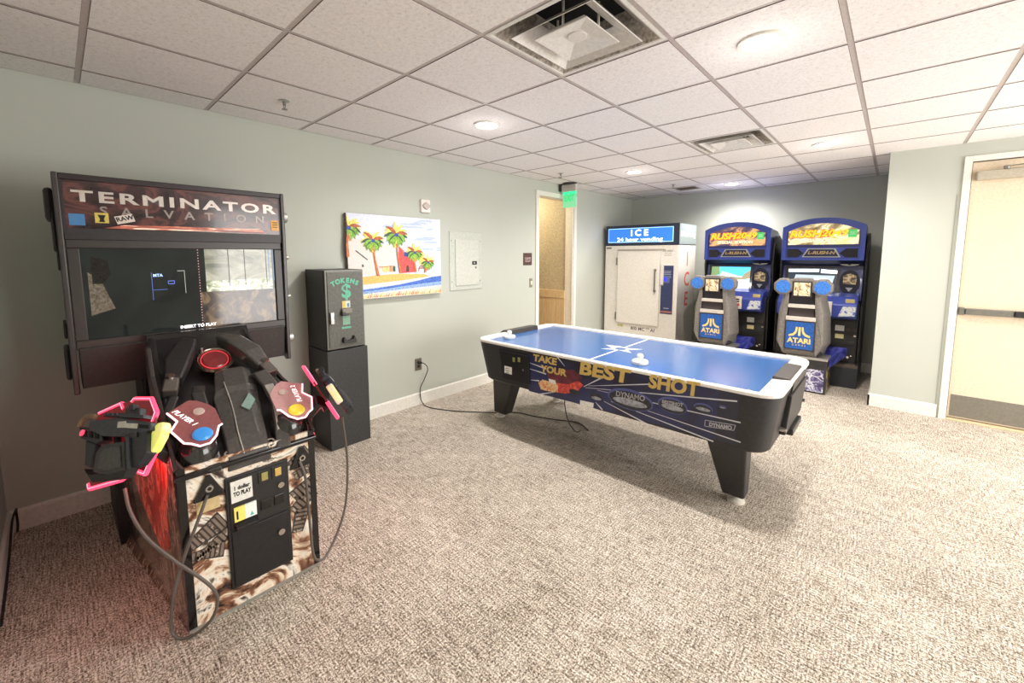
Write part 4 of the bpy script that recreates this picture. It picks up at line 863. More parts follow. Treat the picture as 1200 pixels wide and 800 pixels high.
for y0, y1, z0, z1, nm, c in ((-.10, -.045, 1.69, 1.745, 'blue_sticker', (70, 130, 186)), (-.01, .04, 1.705, 1.755, 'yellow_sticker', (220, 200, 90)), (.785, .83, 1.70, 1.765, 'orange_sticker', (232, 176, 96))):
    MB().box((HX+.004, y0, z0), (HX+.006, y1, z1)).build(nm, mat(nm, c, .5), r)
m = MB().use(ink).ext([(HX+.006, -.0, 1.745), (HX+.006, .03, 1.745), (HX+.006, .022, 1.725), (HX+.006, .026, 1.71), (HX+.006, .004, 1.71), (HX+.006, .008, 1.725)][::-1], (.0006, 0, 0)); m.build('sticker_emblem', None, r)
m = MB().use(ink)
for k in range(3): m.box((HX+.006, .792, 1.748-.014*k), (HX+.0065, .823, 1.752-.014*k))
m.build('sticker_print', None, r)
m = MB().use(mat('raw_white', (226, 214, 206), .5)); F = frame((HX+.0055, .10, 1.73), (0, 1, .28), (0, -.28, 1)); m.M = F; m.box((-.036, -.02, 0), (.036, .02, .001)); m.M = None
m.use(ink).text('RAW', .03, frame((HX+.0068, .10, 1.732), (0, 1, .28), (0, -.28, 1)), .0003, bold=.001); m.build('white_sticker', None, r)
# screen with its dark bezel
m = MB()
m.prism([(HX-.0, HY0+.0, 1.62), (HX, HY1, 1.62), (HX, HY1, 1.66), (HX, HY0, 1.66)], [(HX-.04, HY0, 1.62), (HX-.04, HY1, 1.62), (HX-.04, HY1, 1.66), (HX-.04, HY0, 1.66)]); m.build('visor', hullb, r, bevel=.003)
bz = mat('bezel_brown_black', (58, 52, 50), .35)
def rectring(y0, y1, z0, z1, t, x0, x1, name, mm):
    q = MB(); q.box((x0, y0, z0), (x1, y1, z0+t)).box((x0, y0, z1-t), (x1, y1, z1)).box((x0, y0, z0+t), (x1, y0+t, z1-t)).box((x0, y1-t, z0+t), (x1, y1, z1-t)); return q.build(name, mm, r, bevel=.004)
rectring(HY0+.002, HY1-.002, 1.075, 1.625, .045, HX-.05, HX-.008, 'screen_bezel', bz)
scr = NT('dark_screen'); scr.b.inputs['Roughness'].default_value = .06; scr.b.inputs['Specular IOR Level'].default_value = .6
c = scr.ramp(scr.noise(scr.coord(), 2.2, 4, .6), [(.35, (14, 16, 17)), (.6, (26, 30, 29))]); scr.l(c, scr.b.inputs['Base Color'])
scr.l(c, scr.b.inputs['Emission Color']); scr.b.inputs['Emission Strength'].default_value = .8
SXp = HX-.022
MB().box((SXp-.01, HY0+.04, 1.11), (SXp, HY1-.04, 1.59)).build('screen', scr.m, r)
def sq_(y0, y1, z0, z1, mm, name, x=SXp+.0006): return MB().box((x-.0004, y0, z0), (x+.0002, y1, z1)).build(name, mm, r)
smoke = artmat('screen_ruins', [(.35, (34, 26, 28)), (.5, (66, 52, 44)), (.62, (110, 92, 66)), (.75, (50, 36, 40))], 9, 1.5, rough=.1, emis=.45)
sq_(.40, HY1-.05, 1.115, 1.33, smoke, 'screen_ruins')
reflm = artmat('screen_sky', [(.35, (96, 100, 88)), (.5, (140, 142, 126)), (.68, (186, 188, 172))], 5, 1, (1, 1, 2), .1, emis=.2)  # bright reflection on the glass, painted into colour and emission
sq_(.43, HY1-.06, 1.37, 1.585, reflm, 'screen_reflection')
rub = artmat('screen_rubble', [(.35, (90, 96, 80)), (.5, (150, 160, 130)), (.6, (214, 216, 206)), (.72, (120, 96, 90))], 16, 1.5, rough=.1, emis=.5)
sq_(.43, HY1-.06, 1.33, 1.395, rub, 'screen_rubble', SXp+.001)
for a in (.545, .63, .75): sq_(a, a+.004, 1.36, 1.585, mat('screen_line', (70, 72, 66), .3), 'screen_line', SXp+.0015)
for a in (.765, .79): sq_(a, a+.006, 1.38, 1.585, mat('screen_blue_line', (110, 140, 170), .3, emit=(110, 140, 170), es=.4), 'screen_line', SXp+.0015)
for k in range(30):
    sq_(.397, .401, 1.13+k*.0158, 1.134+k*.0158, mat('screen_dot', (226, 170, 170), .3, emit=(226, 170, 170), es=.6, grain=0), 'target_dot', SXp+.0012)
figm = artmat('screen_figure', [(.4, (84, 78, 68)), (.6, (124, 116, 102))], 60, 1, rough=.1, emis=.15)
MB().poly([(SXp+.001, -.055, 1.24), (SXp+.001, .035, 1.27), (SXp+.001, -.01, 1.42), (SXp+.001, -.055, 1.46)]).build('screen_figure', figm, r)
MB().poly([(SXp+.0012, -.04, 1.40), (SXp+.0012, .0, 1.40), (SXp+.0012, .03, 1.45), (SXp+.0012, .02, 1.52), (SXp+.0012, -.04, 1.54)]).build('screen_figure', mat('screen_figure_dark', (34, 30, 28), .2), r)
bluew = mat('screen_blue', (170, 196, 255), .3, emit=(150, 186, 255), es=1.0, grain=0); whit = mat('screen_white', (250, 244, 244), .3, emit=(250, 244, 244), es=1.1, grain=0)
tfit('MTA', .195, .235, 1.435, .022, bluew, 'screen_lettering', SXp+.0016, .0004)
rectb = MB().use(mat('screen_box', (70, 90, 150), .3, emit=(80, 110, 200), es=.6, grain=0))
for a, b, c_, d_ in ((.255, .285, 1.384, 1.388), (.255, .285, 1.40, 1.404), (.255, .258, 1.384, 1.404), (.282, .285, 1.384, 1.404), (.187, .189, 1.30, 1.45), (.187, .25, 1.355, 1.357)): rectb.box((SXp+.001, a, c_), (SXp+.0015, b, d_))
rectb.build('screen_cursor', None, r)
sq_(.33, .333, 1.33, 1.46, mat('screen_edge', (140, 150, 140), .3, emit=(140, 150, 140), es=.4), 'screen_bracket'); sq_(.30, .333, 1.455, 1.459, mat('screen_edge', (140, 150, 140), .3), 'screen_bracket')
tfit('INSERT TO PLAY', .295, .465, 1.137, .024, whit, 'screen_lettering', SXp+.002, .0005)
# pedestal: printed sides that widen towards the wall
def sidey(x, s): d = (FX-x)*.125 if x > .6 else (.115+.01*(.6-x)); return YM+s*(.264+d)
sidep = artmat('side_print_brown', [(.34, (30, 22, 21)), (.44, (74, 50, 42)), (.50, (130, 96, 76)), (.54, (214, 190, 168)), (.57, (60, 42, 36)), (.66, (110, 80, 64))], 7, 1.8, (3.2, 1, .7), .2, coat=.6)
prof = [(.35, .06), (.60, .0), (FX, .0), (FX, .69), (1.35, .79), (1.1, .84), (.95, .78), (.80, .66), (.6, .5), (.35, .44)]
for s in (-1, 1):
    A = [(x, sidey(x, s), z) for x, z in prof]; B = [(x, sidey(x, s)-s*.02, z) for x, z in prof]
    MB().prism(A, B).build('printed_side', sidep, r)
redp2 = artmat('red_side_print', [(.3, (96, 22, 22)), (.5, (190, 50, 40)), (.6, (236, 110, 90)), (.7, (120, 26, 26))], 7, 2.5, (1.6, 1, .6), .2, emis=.10, coat=.5)
A = [(.85, .52), (1.0, .38), (1.25, .25), (1.36, .30), (1.36, .45), (1.42, .66), (1.25, .74), (.97, .74)]
MB().prism([(x, sidey(x, -1)-.0006, z) for x, z in A], [(x, sidey(x, -1)-.0018, z) for x, z in A]).build('red_side_art', redp2, r, label='red glowing artwork on the left side')
MB().loft([[(FX-.01, sidey(FX, -1)+.01, .01), (FX-.01, sidey(FX, 1)-.01, .01), (.6, sidey(.6, 1)-.02, .01), (.6, sidey(.6, -1)+.02, .01)], [(FX-.01, sidey(FX, -1)+.01, .69), (FX-.01, sidey(FX, 1)-.01, .69), (.6, sidey(.6, 1)-.02, .5), (.6, sidey(.6, -1)+.02, .5)]]).build('pedestal_core', blackp, r)
MB().box((.06, YM-.40, 0), (.60, YM+.40, .42)).build('rear_base', black, r, bevel=.01)
MB().box((.08, YM-.24, .42), (.46, YM+.24, 1.3)).build('rear_column', black, r, bevel=.01)
for s in (-1, 1):                            # black front corner posts
    y = YM+s*.264
    MB().prism([(FX+.004, y, .0), (FX+.004, y-s*.028, .0), (FX-.11, y+s*.012, .0)], [(FX+.004, y, .70), (FX+.004, y-s*.028, .70), (FX-.10, y+s*.012, .76)]).build('corner_post', blackg, r)
frontp = artmat('front_print', [(.36, (44, 32, 30)), (.45, (150, 104, 78)), (.5, (236, 214, 188)), (.57, (252, 246, 234)), (.64, (110, 92, 80)), (.7, (50, 40, 38))], 4.2, 2.4, (1, 1, 1.1), .2, coat=.5)
MB().box((FX-.01, .10, .012), (FX+.002, .628, .70)).build('front_panel', frontp, r)
gunm = artmat('robot_arm_print', [(.35, (40, 36, 34)), (.5, (120, 104, 92)), (.6, (200, 184, 170)), (.7, (60, 50, 46))], 26, 2, rough=.2)
m = MB(); dkp, ltp = mat('print_dark', (58, 50, 46), .4), mat('print_steel', (134, 118, 106), .35)
def limb(a, b, w0, w1, n):                   # ribbed mechanical limb printed on the panel
    a, b = Vector((0,)+a), Vector((0,)+b); d = b-a; u = Vector((0, -d.z, d.y)).normalized()
    m.use(dkp).poly([Vector((FX+.0026, 0, 0))+p for p in (a-u*w0*1.2, b-u*w1*1.2, b+u*w1*1.2, a+u*w0*1.2)])
    for k in range(n):
        t0, t1 = (k+.15)/n, (k+.75)/n; ww = w0+(w1-w0)*(k+.5)/n
        m.use(ltp if k % 3 else gunm).poly([Vector((FX+.0030, 0, 0))+p for p in (a+d*t0-u*ww, a+d*t1-u*ww*.9, a+d*t1+u*ww*.9, a+d*t0+u*ww)])
limb((.108, .36), (.245, .43), .018, .04, 9); limb((.108, .325), (.24, .30), .012, .03, 8); limb((.14, .30), (.245, .36), .01, .022, 6)
m.build('machinery_print', None, r); m = MB()
limb((.52, .40), (.62, .46), .03, .02, 6); limb((.515, .33), (.615, .40), .022, .03, 6); limb((.53, .22), (.56, .33), .022, .03, 6)
limb((.515, .56), (.60, .61), .02, .03, 5); limb((.53, .50), (.60, .52), .02, .02, 4)
m.build('machinery_print', None, r)
MB().poly([(FX+.003, .155, .49), (FX+.003, .235, .49), (FX+.003, .235, .55), (FX+.003, .155, .55)]).build('warning_sticker', mat('sticker_tan', (214, 190, 140), .5), r)
MB().box((FX-.01, .10, .0), (FX+.006, .628, .014)).build('bottom_trim', alu, r)
# coin door
def F_(px, py, d=0): p = W(px, py, 0, FX+.014); return (FX+.014+d, p.y, p.z)
cq = [F_(262, 560), F_(270, 690), F_(343, 655), F_(336, 536)]
cy0, cy1, cz0, cz1 = .253, .503, .10, .605
MB().box((FX+.002, cy0, cz0), (FX+.014, cy1, cz1)).build('coin_door_frame', mat('door_black', (34, 31, 31), .5, grain=.1), r, bevel=.005)
cx_ = FX+.014
MB().box((cx_, cy0+.012, cz0+.012), (cx_+.006, cy1-.012, .36)).build('cash_door', mat('cash_black', (28, 26, 27), .45, grain=.2), r, bevel=.003)
MB().box((cx_, cy0+.012, .368), (cx_+.004, cy1-.012, cz1-.012)).build('coin_door', mat('coin_black2', (38, 35, 35), .45, grain=.1), r, bevel=.003)
MB().box((cx_+.004, .272, .49), (cx_+.006, .352, .585)).build('price_card', paper, r)
tfit('1 dollar', .285, .343, .553, .024, ink, 'card_lettering', cx_+.0065, .0008); tfit('TO PLAY', .28, .347, .527, .026, ink, 'card_lettering', cx_+.0065, .001)
m = MB().use(mat('yellow_card2', (236, 216, 110), .4, emit=(236, 216, 110), es=.15)).box((cx_+.004, .278, .405), (cx_+.012, .318, .468)).use(mat('pale_card', (226, 232, 226), .4, emit=(220, 230, 225), es=.15)).box((cx_+.004, .318, .405), (cx_+.012, .362, .468)).use(ink).box((cx_+.012, .285, .415), (cx_+.0125, .292, .452)).use(mat('teal_mark', (90, 190, 180), .4)).poly([(cx_+.0125, .335, .412), (cx_+.0125, .35, .412), (cx_+.0125, .343, .43)]); m.build('bill_label', None, r)
MB().prism([(cx_+.004, .275, .40), (cx_+.03, .28, .385), (cx_+.03, .28, .37), (cx_+.004, .275, .365)], [(cx_+.004, .366, .40), (cx_+.03, .36, .385), (cx_+.03, .36, .37), (cx_+.004, .366, .365)]).build('bill_acceptor', blackg, r, bevel=.003)
for k, y in enumerate((.40, .455)):
    MB().box((cx_+.004, y-.024, .535), (cx_+.008, y+.024, .59)).build('coin_slot_frame', blackp, r, bevel=.002); MB().box((cx_+.008, y-.012, .545), (cx_+.012, y+.014, .582)).build('coin_slot', mat('brass_slot_%d' % k, ((176, 166, 100), (226, 190, 110))[k], .35, .4), r, bevel=.002)
    MB().box((cx_+.004, y-.02, .41), (cx_+.010, y+.02, .455)).build('coin_return', blackg, r, bevel=.002)
MB().cyl((cx_+.004, .465, .497), (cx_+.014, .465, .497), .013).build('upper_lock', chrome, r); MB().cyl((cx_+.006, .455, .275), (cx_+.018, .455, .275), .014).build('lower_lock', chrome, r)
for yy, zz in ((.20, .605), (.565, .60)):    # triangular cable anchors
    p = MB().ext([(FX+.002, yy-.055, zz-.06), (FX+.002, yy+.055, zz-.06), (FX+.002, yy+.05, zz-.045), (FX+.002, yy+.008, zz+.04), (FX+.002, yy-.008, zz+.04), (FX+.002, yy-.05, zz-.045)], (.012, 0, 0)).build('cable_anchor', blackg, r, bevel=.003)
    MB().ring((FX+.014, yy, zz-.015), (1, 0, 0), .008, .014, .006, 16).build('anchor_eye', chrome, p, smooth=True)
# control deck
def dz(x): return .69+.5*(FX-x)
def deck(x, hw_, up, bot): return [(x, YM-hw_, dz(x)-bot), (x, YM-hw_, dz(x)-.01), (x, YM-hw_*.86, dz(x)+up), (x, YM+hw_*.86, dz(x)+up), (x, YM+hw_, dz(x)-.01), (x, YM+hw_, dz(x)-bot)]
MB().loft([deck(.62, .22, -.02, .40), deck(.9, .245, -.045, .28), deck(1.2, .258, -.05, .18), deck(1.42, .266, -.03, .09), deck(1.52, .268, -.02, .05)]).build('control_deck', mat('deck_dark', (40, 36, 37), .35, coat=.3), r, bevel=.012)
MB().prism([(FX-.02, YM-.272, .655), (FX+.016, YM-.272, .655), (FX+.016, YM-.272, .672), (FX-.02, YM-.272, .685)], [(FX-.02, YM+.272, .655), (FX+.016, YM+.272, .655), (FX+.016, YM+.272, .672), (FX-.02, YM+.272, .685)]).build('deck_lip', blackg, r, bevel=.004)
for s in (-1, 1):                            # thin upright fins framing the deck
    y = YM+s*.264
    pr_ = [(.84, .955), (.95, .93), (1.12, .885), (1.30, .86), (1.46, .76), (1.52, .70), (1.50, .68), (1.2, .80), (1.0, .86), (.85, .90)] if s > 0 else [(1.02, 1.125), (1.06, 1.12), (1.11, 1.0), (1.25, .91), (1.52, .70), (1.50, .68), (1.2, .80), (1.05, .90), (.99, 1.0)]
    MB().prism([(a, y-.008-.0*a, b) for a, b in pr_], [(a, y+.008, b) for a, b in pr_]).build('side_fin', mat('fin_dark', (52, 46, 44), .3), r, bevel=.003)
def hump(x, a, b, up): return [(x, a, dz(x)-.06), (x, a+.008, dz(x)+up*.7), (x, (a+b)/2-.04, dz(x)+up), (x, (a+b)/2+.045, dz(x)+up), (x, b-.008, dz(x)+up*.7), (x, b, dz(x)-.06)]
MB().loft([hump(1.02, YM-.02, YM+.125, .02), hump(1.07, YM-.035, YM+.135, .05), hump(1.2, YM-.065, YM+.13, .06), hump(1.22, YM-.075, YM+.125, .045), hump(1.46, YM-.09, YM+.085, .03), hump(1.525, YM-.095, YM+.075, .0)]).build('centre_hump', arm_l, r, bevel=.006)
m = MB().tube([(1.17, YM-.01, dz(1.17)+.064), (1.3, YM-.012, dz(1.3)+.042), (1.45, YM-.03, dz(1.45)+.034), (1.524, YM-.03, dz(1.52)+.0)], .003, 6, 4); m.build('hump_crease', alu, r)
MB().prism([(1.26, YM+.07, dz(1.26)+.052), (1.32, YM+.02, dz(1.32)+.045), (1.35, YM+.045, dz(1.35)+.042), (1.30, YM+.085, dz(1.3)+.046)], [(1.26, YM+.07, dz(1.26)+.056), (1.32, YM+.02, dz(1.32)+.049), (1.35, YM+.045, dz(1.35)+.046), (1.30, YM+.085, dz(1.3)+.05)]).build('hump_highlight_plate', mat('teal_plate', (150, 180, 172), .2, .3), r)
def bar(pts, w_, h_, name, mm, bev=.008):    # flat-sided bent arm along pts
    P_ = [Vector(p) for p in pts]; rings = []
    for i, p in enumerate(P_):
        d = (P_[min(i+1, len(P_)-1)]-P_[max(i-1, 0)]).normalized(); sd_ = d.cross(Vector((.45, 0, .9))).normalized(); u_ = sd_.cross(d).normalized()
        ww, hh_ = (w_[i] if isinstance(w_, (list, tuple)) else w_), (h_[i] if isinstance(h_, (list, tuple)) else h_)
        rings.append([p-sd_*ww-u_*hh_, p+sd_*ww-u_*hh_, p+sd_*ww+u_*hh_, p-sd_*ww+u_*hh_])
    return MB().loft(rings).build(name, mm, r, bevel=bev)
# right: grey strap arching over the deck; arms from behind the round button to the sides
bar([(1.12, YM+.13, dz(1.12)+.03), (1.17, YM+.15, dz(1.17)+.075), (1.25, YM+.165, dz(1.25)+.07), (1.36, YM+.165, dz(1.36)+.055), (1.47, YM+.14, dz(1.47)+.04), (1.53, YM+.125, dz(1.53)-.02)], [.03, .034, .034, .03, .03, .03], .012, 'right_strap', arm_l)
bar([(1.27, YM+.155, dz(1.27)+.084), (1.36, YM+.16, dz(1.36)+.07), (1.47, YM+.138, dz(1.47)+.054), (1.525, YM+.125, dz(1.53)-.0)], .02, .004, 'strap_inlay', alu, .002)
bar([(1.12, YM-.10, dz(1.12)+.02), (1.2, YM-.12, dz(1.2)+.05), (1.36, YM-.125, dz(1.36)+.03), (1.53, YM-.14, dz(1.53)-.03)], .026, .014, 'left_strap', arm_m)
for s in (-1, 1):
    bar([(.80, YM+s*.07, dz(.8)+.03), (.90, YM+s*.11, dz(.9)+.06), (1.0, YM+s*.16, dz(1.0)+.06), (1.08, YM+s*.19, dz(1.08)+.04)], [.03, .045, .05, .035], [.03, .04, .04, .03], 'upper_arm', arm_l if s > 0 else mat('upper_arm_dark', (36, 32, 33), .5, grain=.15), .012)
    bar([(1.05, YM+s*.185, dz(1.05)+.045), (1.14, YM+s*.215, dz(1.14)+.03)], .028, .028, 'hinge_block', mat('hinge_grey', (110, 104, 98), .3, .4), .006)
    MB().cyl((1.07, YM+s*.20, dz(1.07)+.02), (1.09, YM+s*.20, dz(1.09)+.085), .018).build('hinge_pin', chrome, r, smooth=True)
    bar([(1.14, YM+s*.20, dz(1.14)+.0), (1.22, YM+s*.235, dz(1.22)+.0), (1.32, YM+s*.23, dz(1.32)+.0)], .02, .03, 'lower_arm', arm_m, .008)
    # round pods under the two player badges
    y = YM+s*.175
    MB().lathe((1.44, y, .665), (0, 0, 1), [(.0, -.02), (.05, -.015), (.072, .0), (.074, .06), (.066, .10), (.04, .125), (.0, .13)], 32).build('badge_pod', mat('pod_gloss', (40, 40, 40), .16, coat=.6), r, smooth=True)
    MB().ring((1.50, YM+s*.08, .69), (.45, 0, .9), .012, .02, .01, 16).build('deck_ring', chrome, r, smooth=True)
# start button ring
bn = Vector((.62, -.05, .78)).normalized(); bc = Vector((.945, YM+.005, dz(.945)+.02))
MB().lathe(bc-bn*.05, bn, [(.05, 0), (.075, .03), (.082, .05), (.074, .06), (.066, .052), (.064, .03), (.0, .03)], 36).build('button_bezel', mat('chrome_bezel', (150, 140, 126), .25, .9), r, smooth=True)
MB().lathe(bc-bn*.02, bn, [(.062, 0), (.062, .018), (.05, .03), (.0, .034)], 36).build('start_button', mat('start_red', (112, 36, 40), .25, emit=(200, 40, 46), es=.06, coat=.4), r, smooth=True)
MB().ring(bc+bn*.001, bn, .057, .061, .005, 36).build('button_halo', mat('red_halo', (220, 60, 70), .3, emit=(235, 70, 80), es=.3, grain=0), r, smooth=True)
MB().cyl(bc+bn*.02+Vector((-.05, -.045, .03)), bc+bn*.045+Vector((-.05, -.045, .03)), .012, .006, 12).build('bezel_stud', chrome, r, smooth=True)
# name board behind the controls
q = [(.74, YM-.215, 1.075), (.74, YM+.215, 1.075), (.66, YM+.215, 1.11), (.66, YM-.215, 1.11)]
MB().prism([(.70, YM-.23, .95), (.70, YM+.25, .95), (.62, YM+.24, 1.12), (.62, YM-.23, 1.12)], [(.73, YM-.23, .95), (.73, YM+.25, .95), (.65, YM+.24, 1.12), (.65, YM-.23, 1.12)]).build('name_board', blackg, r, bevel=.004)
m = MB().use(mat('board_red', (226, 60, 60), .3, emit=(230, 60, 60), es=.4, grain=0)); m.text('L REVORD', .045, frame((.669, YM+.09, 1.075), (0, 1, 0), (-.42, 0, .9)), .0006, xs=1.3, bold=.001, shear=.2); m.build('board_lettering', None, r)
MB().prism([(.672, YM-.18, 1.058), (.668, YM-.02, 1.078), (.665, YM-.02, 1.09), (.668, YM-.18, 1.07)], [(.676, YM-.18, 1.058), (.672, YM-.02, 1.078), (.669, YM-.02, 1.09), (.672, YM-.18, 1.07)]).build('board_white_flash', mat('flash_white', (240, 236, 230), .3, emit=(240, 236, 230), es=.4), r)
# transparent player badges with lit edges
BP, BN_ = Vector((1.49, .2, .80)), Vector((.5, 0, 1)).normalized()
b1 = [(1.332, .107), (1.387, .131), (1.429, .102), (1.503, .131), (1.514, .152), (1.536, .176), (1.534, .211), (1.506, .239), (1.461, .258), (1.455, .272), (1.364, .269), (1.334, .253), (1.298, .219), (1.285, .19)]
bz_ = lambda x: .80-.5*(x-1.49)
badgem = mat('badge_acrylic', (150, 96, 96), .12, trans=.0, alpha=.82, emit=(190, 90, 90), es=.06); badgem2 = mat('badge_acrylic_pale', (206, 166, 164), .12, alpha=.62, emit=(220, 150, 150), es=.12)
rim_m = mat('badge_rim', (255, 220, 220), .3, emit=(255, 190, 195), es=1.1, grain=0)
for s, cap, cm, bm in ((-1, 'PLAYER 1', (60, 140, 214), badgem), (1, 'PLAYER 2', (236, 206, 70), badgem2)):
    fy_ = (lambda y: y+.004) if s < 0 else (lambda y: .764-y)
    pts = [Vector((x, fy_(y), bz_(x))) for x, y in b1]
    if s > 0: pts = pts[::-1]
    bd = MB().ext([p-BN_*.004 for p in pts], BN_*.008).build('player_badge', bm, r)
    loop = [p+BN_*.004 for p in (pts[:10] if s < 0 else pts[4:])]
    m = MB()
    for a, b in zip(loop, loop[1:]): m.cyl(a, b, .004, n=8)
    m.build('lit_edge', rim_m, bd)
    if s < 0: F = frame(Vector((1.378, fy_(.158), bz_(1.378)))+BN_*.005, (.80, .45, -.40), (-.5, .8, .2))
    else: F = frame(Vector((1.385, .606, bz_(1.385)))+BN_*.005, (-.9, .05, .45), (-.05, -1, 0))
    m = MB().use(mat('badge_letter_white', (255, 236, 236), .3, emit=(255, 226, 226), es=.8, grain=0)).text(cap, .030, F, .0004, xs=1.0, bold=.0004, shear=.15); m.build('badge_lettering', None, bd)
    c = Vector((1.484, fy_(.196), bz_(1.484)))+BN_*.004
    MB().lathe(c, BN_, [(.034, 0), (.036, .004), (.03, .012), (.0, .015)], 28).build('player_button', mat('player_button_%s' % cap[-1], cm, .25, emit=cm, es=.25), bd, smooth=True)
    c2 = Vector((1.36, fy_(.21), bz_(1.36)))+BN_*.004; MB().lathe(c2, BN_, [(.022, 0), (.02, .004), (.0, .006)], 14).build('badge_stud', mat('badge_pale_mark', (200, 180, 170), .4), bd)
# gun rests: two neon-edged plates
N1 = Vector((.20652, -.86974, .44822)); O1 = Vector((1.35, -.022, .80))
E1 = Vector((.86974, .20652, 0)).normalized(); E1 = (E1-N1*E1.dot(N1)).normalized(); E2 = N1.cross(E1).normalized()
if E2.z < 0: E2 = -E2
def onp(px, py, d=0): return WP(px, py, O1+N1*d, N1)
def mir(p, s): return p if s < 0 else Vector((p.x, 2*YM-p.y, p.z))
out = [(117.6, 484), (143, 472.7), (156, 470), (158.7, 467), (178, 467), (184, 483), (182, 500), (186, 522), (171, 555), (157, 550), (143, 562), (106, 572.5), (105, 567), (112, 545), (106, 515)]
neon = mat('neon_pink', (255, 70, 100), .3, emit=(255, 60, 92), es=1.3, grain=0); neonw = mat('neon_core', (255, 170, 185), .3, emit=(255, 150, 170), es=1.0, grain=0)
for s in (-1, 1):
    pl = [mir(onp(*p), s) for p in out]; n_ = N1 if s < 0 else Vector((N1.x, -N1.y, N1.z))
    if s > 0: pl = pl[::-1]
    ex_ = MB().ext([p-n_*.004 for p in pl], n_*.008).build('gun_rest', mat('rest_plate_red_lit', (84, 24, 32), .3, emit=(200, 24, 40), es=.12), r)  # red light of the neon put into the plate's colour and emission
    for seg in ([(117.6, 484), (143, 472.7), (145.6, 479)], [(156, 471), (158.7, 467), (178, 467), (184, 483), (180, 494)], [(186, 522), (171, 555), (157, 550), (143, 562), (106, 572.5), (105, 567)]):
        q = [mir(onp(*p), s) for p in seg]
        m = MB()
        for a, b in zip(q, q[1:]): m.cyl(a, b, .0085, n=8)
        m.build('neon_edge', neon, ex_); m = MB()
        for a, b in zip(q, q[1:]): m.cyl(a+n_*.008, b+n_*.008, .0018, n=6)
        m.build('neon_core', neonw, ex_)
    bar([mir(onp(160, 535, -.01), s), mir(onp(175, 520, -.03), s), Vector((1.38, YM+s*.25, .70))], .035, .02, 'rest_bracket', blackp)
    ld = bpy.data.lights.new('neon_light', 'POINT'); ld.energy = 1.6; ld.color = (1, .12, .16); ld.shadow_soft_size = .06
    lo = bpy.data.objects.new('neon_light', ld); COL.objects.link(lo); lo.parent = r; lo.location = mir(onp(158, 540, -.035), s)-Vector(r.location)
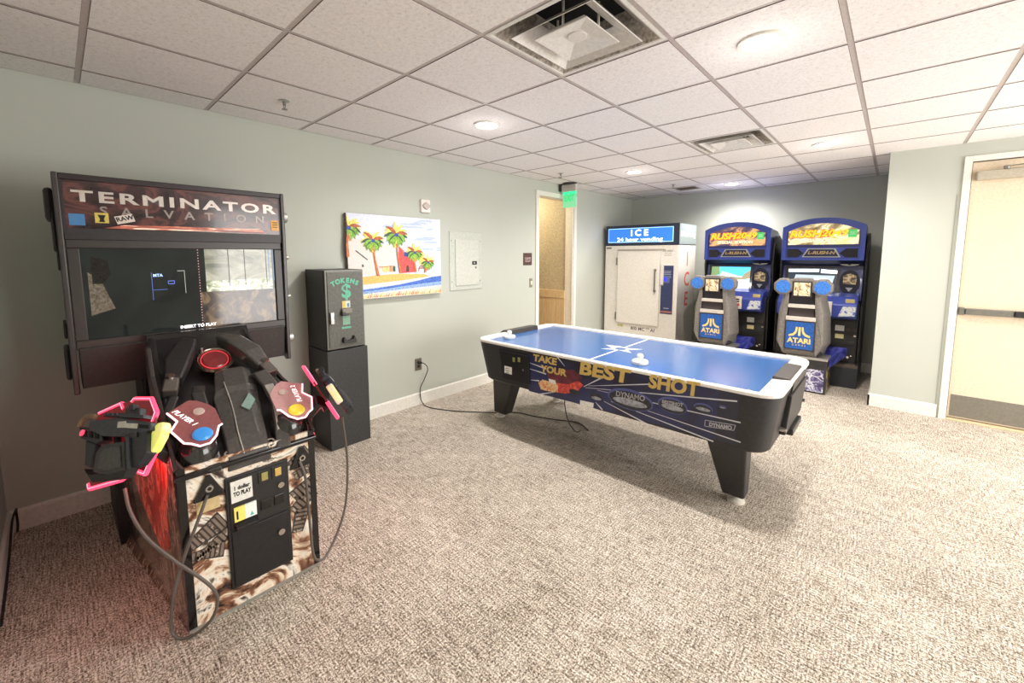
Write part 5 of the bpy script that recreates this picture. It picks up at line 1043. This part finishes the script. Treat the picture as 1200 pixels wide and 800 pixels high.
# two tethered rifles lying in the rests
gd = mat('gun_dark', (62, 66, 74), .5, grain=.15); gb = mat('gun_black', (44, 45, 51), .5, grain=.15)
machine = r
def rifle(s, label):
    base = mir(onp(145, 530, .05), s)
    g = thing('light_gun', label, 'toy gun', base, 'tethered light guns')
    def Q(px, py, d): return mir(onp(px, py, d), s)
    n_ = N1 if s < 0 else Vector((N1.x, -N1.y, N1.z))
    def slab(name, pts, d0, d1, mm, par=g, bev=.004, label=None):
        d0 = max(d0, d1-.035)
        sc = [Q(*p, d1) for p in pts]
        a = [q_-n_*(d1-d0) for q_ in sc]
        if s > 0: a, sc = a[::-1], sc[::-1]
        return MB().prism(a, sc).build(name, mm, par, bevel=bev, label=label)
    slab('receiver', [(105, 493), (137, 489), (176, 495), (176, 504), (150, 512), (120, 511), (103, 503)], .03, .075, gd)
    slab('barrel_shroud', [(92, 500), (118, 502), (120, 516), (112, 520), (94, 513)], .03, .07, gb)
    slab('top_rail', [(120, 488), (122, 485), (160, 486), (160, 491)], .045, .06, gb)
    slab('sight', [(146, 479), (151, 476), (163, 478), (163, 488), (147, 488)], .04, .065, gb)
    slab('stock', [(108, 553), (112, 530), (120, 520), (145, 517), (146, 551), (125, 556)], .02, .085, mat('stock_grey', (58, 58, 60), .6, grain=.15))
    slab('grip', [(145, 508), (172, 505), (171, 530), (160, 545), (146, 550)], .02, .075, gb)
    slab('bottom_pad', [(97, 549), (104, 556), (143, 552), (150, 548), (143, 560), (107, 565)], .025, .08, mat('pad_black', (40, 38, 38), .7), bev=.008)
    slab('trigger_guard', [(133, 508), (137, 507), (137, 518), (133, 519)], .045, .06, dark, bev=.001)
    slab('fore_grip', [(100, 516), (112, 520), (106, 548), (99, 545)], .04, .06, gb)
    slab('name_plate', [(138, 494), (147, 493), (147.5, 495.5), (161, 496), (160, 502), (146, 501), (137, 501)], .0755, .078, mat('plate_white', (220, 216, 206), .5), bev=.0005, label='white label plate')
    slab('glow_magazine', [(184.5, 495), (189.5, 494), (191, 498), (187, 512), (178, 529), (173.5, 531.5), (170.5, 528.5), (175.5, 510), (180.5, 499)], .03, .06, artmat('magazine_glow_%d' % (s+1), [(.35, (236, 226, 170)), (.5, (240, 230, 120)), (.62, (176, 226, 90))] if s < 0 else [(.35, (220, 190, 130)), (.5, (236, 200, 150)), (.62, (150, 150, 200))], 12, .5, rough=.3, emis=.35), bev=.006)
    for k in range(7): slab('rail_tooth', [(123+5.2*k, 483.6), (126+5.2*k, 483.6), (126+5.2*k, 487), (123+5.2*k, 487)], .046, .064, gb, bev=.0005)
    slab('sight_mount', [(140, 484), (168, 486), (168, 490), (140, 489)], .04, .068, gd, bev=.001); slab('sight_lens', [(150, 474.5), (155, 473), (156, 480), (151, 481)], .05, .072, gb, bev=.002)
    slab('ejection_port', [(163, 497), (173, 498), (173, 502), (163, 501)], .0755, .077, dark, bev=.0005)
    slab('stock_ridge', [(147, 512), (151, 511), (152, 548), (148, 549)], .075, .082, gd, bev=.001)
    slab('stock_panel', [(113, 549), (117, 531), (122, 525), (140, 522), (141, 547), (125, 551)], .085, .09, mat('stock_light', (76, 76, 77), .6, grain=.2), bev=.003)
    for k in range(3): slab('shroud_slot', [(97+7*k, 504+k), (101+7*k, 504.5+k), (101+7*k, 512+k), (97+7*k, 511.5+k)], .0705, .0725, dark, bev=.0005)
    slab('magazine_well', [(150, 507), (160, 506), (160, 512), (151, 513)], .0755, .08, gb, bev=.001)
    p = Q(96.5, 507, .075); MB().lathe(p, n_, [(.01, -.01), (.012, .004), (.0, .008)], 14).build('muzzle_light', mat('muzzle_pink', (240, 90, 110), .3, emit=(240, 70, 100), es=.8), g, smooth=True)
    m = MB().tube([Q(93, 500, .05), Q(97, 492, .05), Q(104, 487, .05), Q(112, 488, .05)], .009, 8, 4); m.build('front_ring', mat('ring_tan', (150, 126, 100), .4), g, smooth=True)
    if s < 0: c = [W(*q) for q in ((146, 572, 0, 1.40), (153, 600, 0, 1.44), (172, 630, 0, 1.50), (205, 657, 0, 1.56), (232, 675, 0, 1.60), (250, 690, 0, 1.62), (255, 705, 0, 1.62), (247, 727, 0, 1.60), (225, 745, 2, .01), (208, 747, 2, .01), (201, 735, 0, 1.50), (203, 700, 0, 1.55), (215, 655, 0, 1.55), (232, 610, 0, 1.55), (243, 580, 0, FX+.02))]
    else: c = [W(*q) for q in ((401, 488, 0, 1.52), (407, 540, 0, 1.50), (405, 590, 0, 1.50), (395, 625, 0, 1.52), (382, 651, 0, 1.55), (374, 656, 0, 1.56), (367, 648, 0, 1.56), (362, 600, 0, 1.55), (358, 560, 0, 1.55), (351, 540, 0, FX+.02))]
    MB().tube(c, .0062, 8, 8).build('gun_cable', cableg, machine, smooth=True)
    return g
rifle(-1, 'black toy rifle in the left neon-edged rest, lying side-on with a yellow glowing magazine')
rifle(1, 'toy rifle in the right neon-edged rest, seen end-on in front of the token machine')
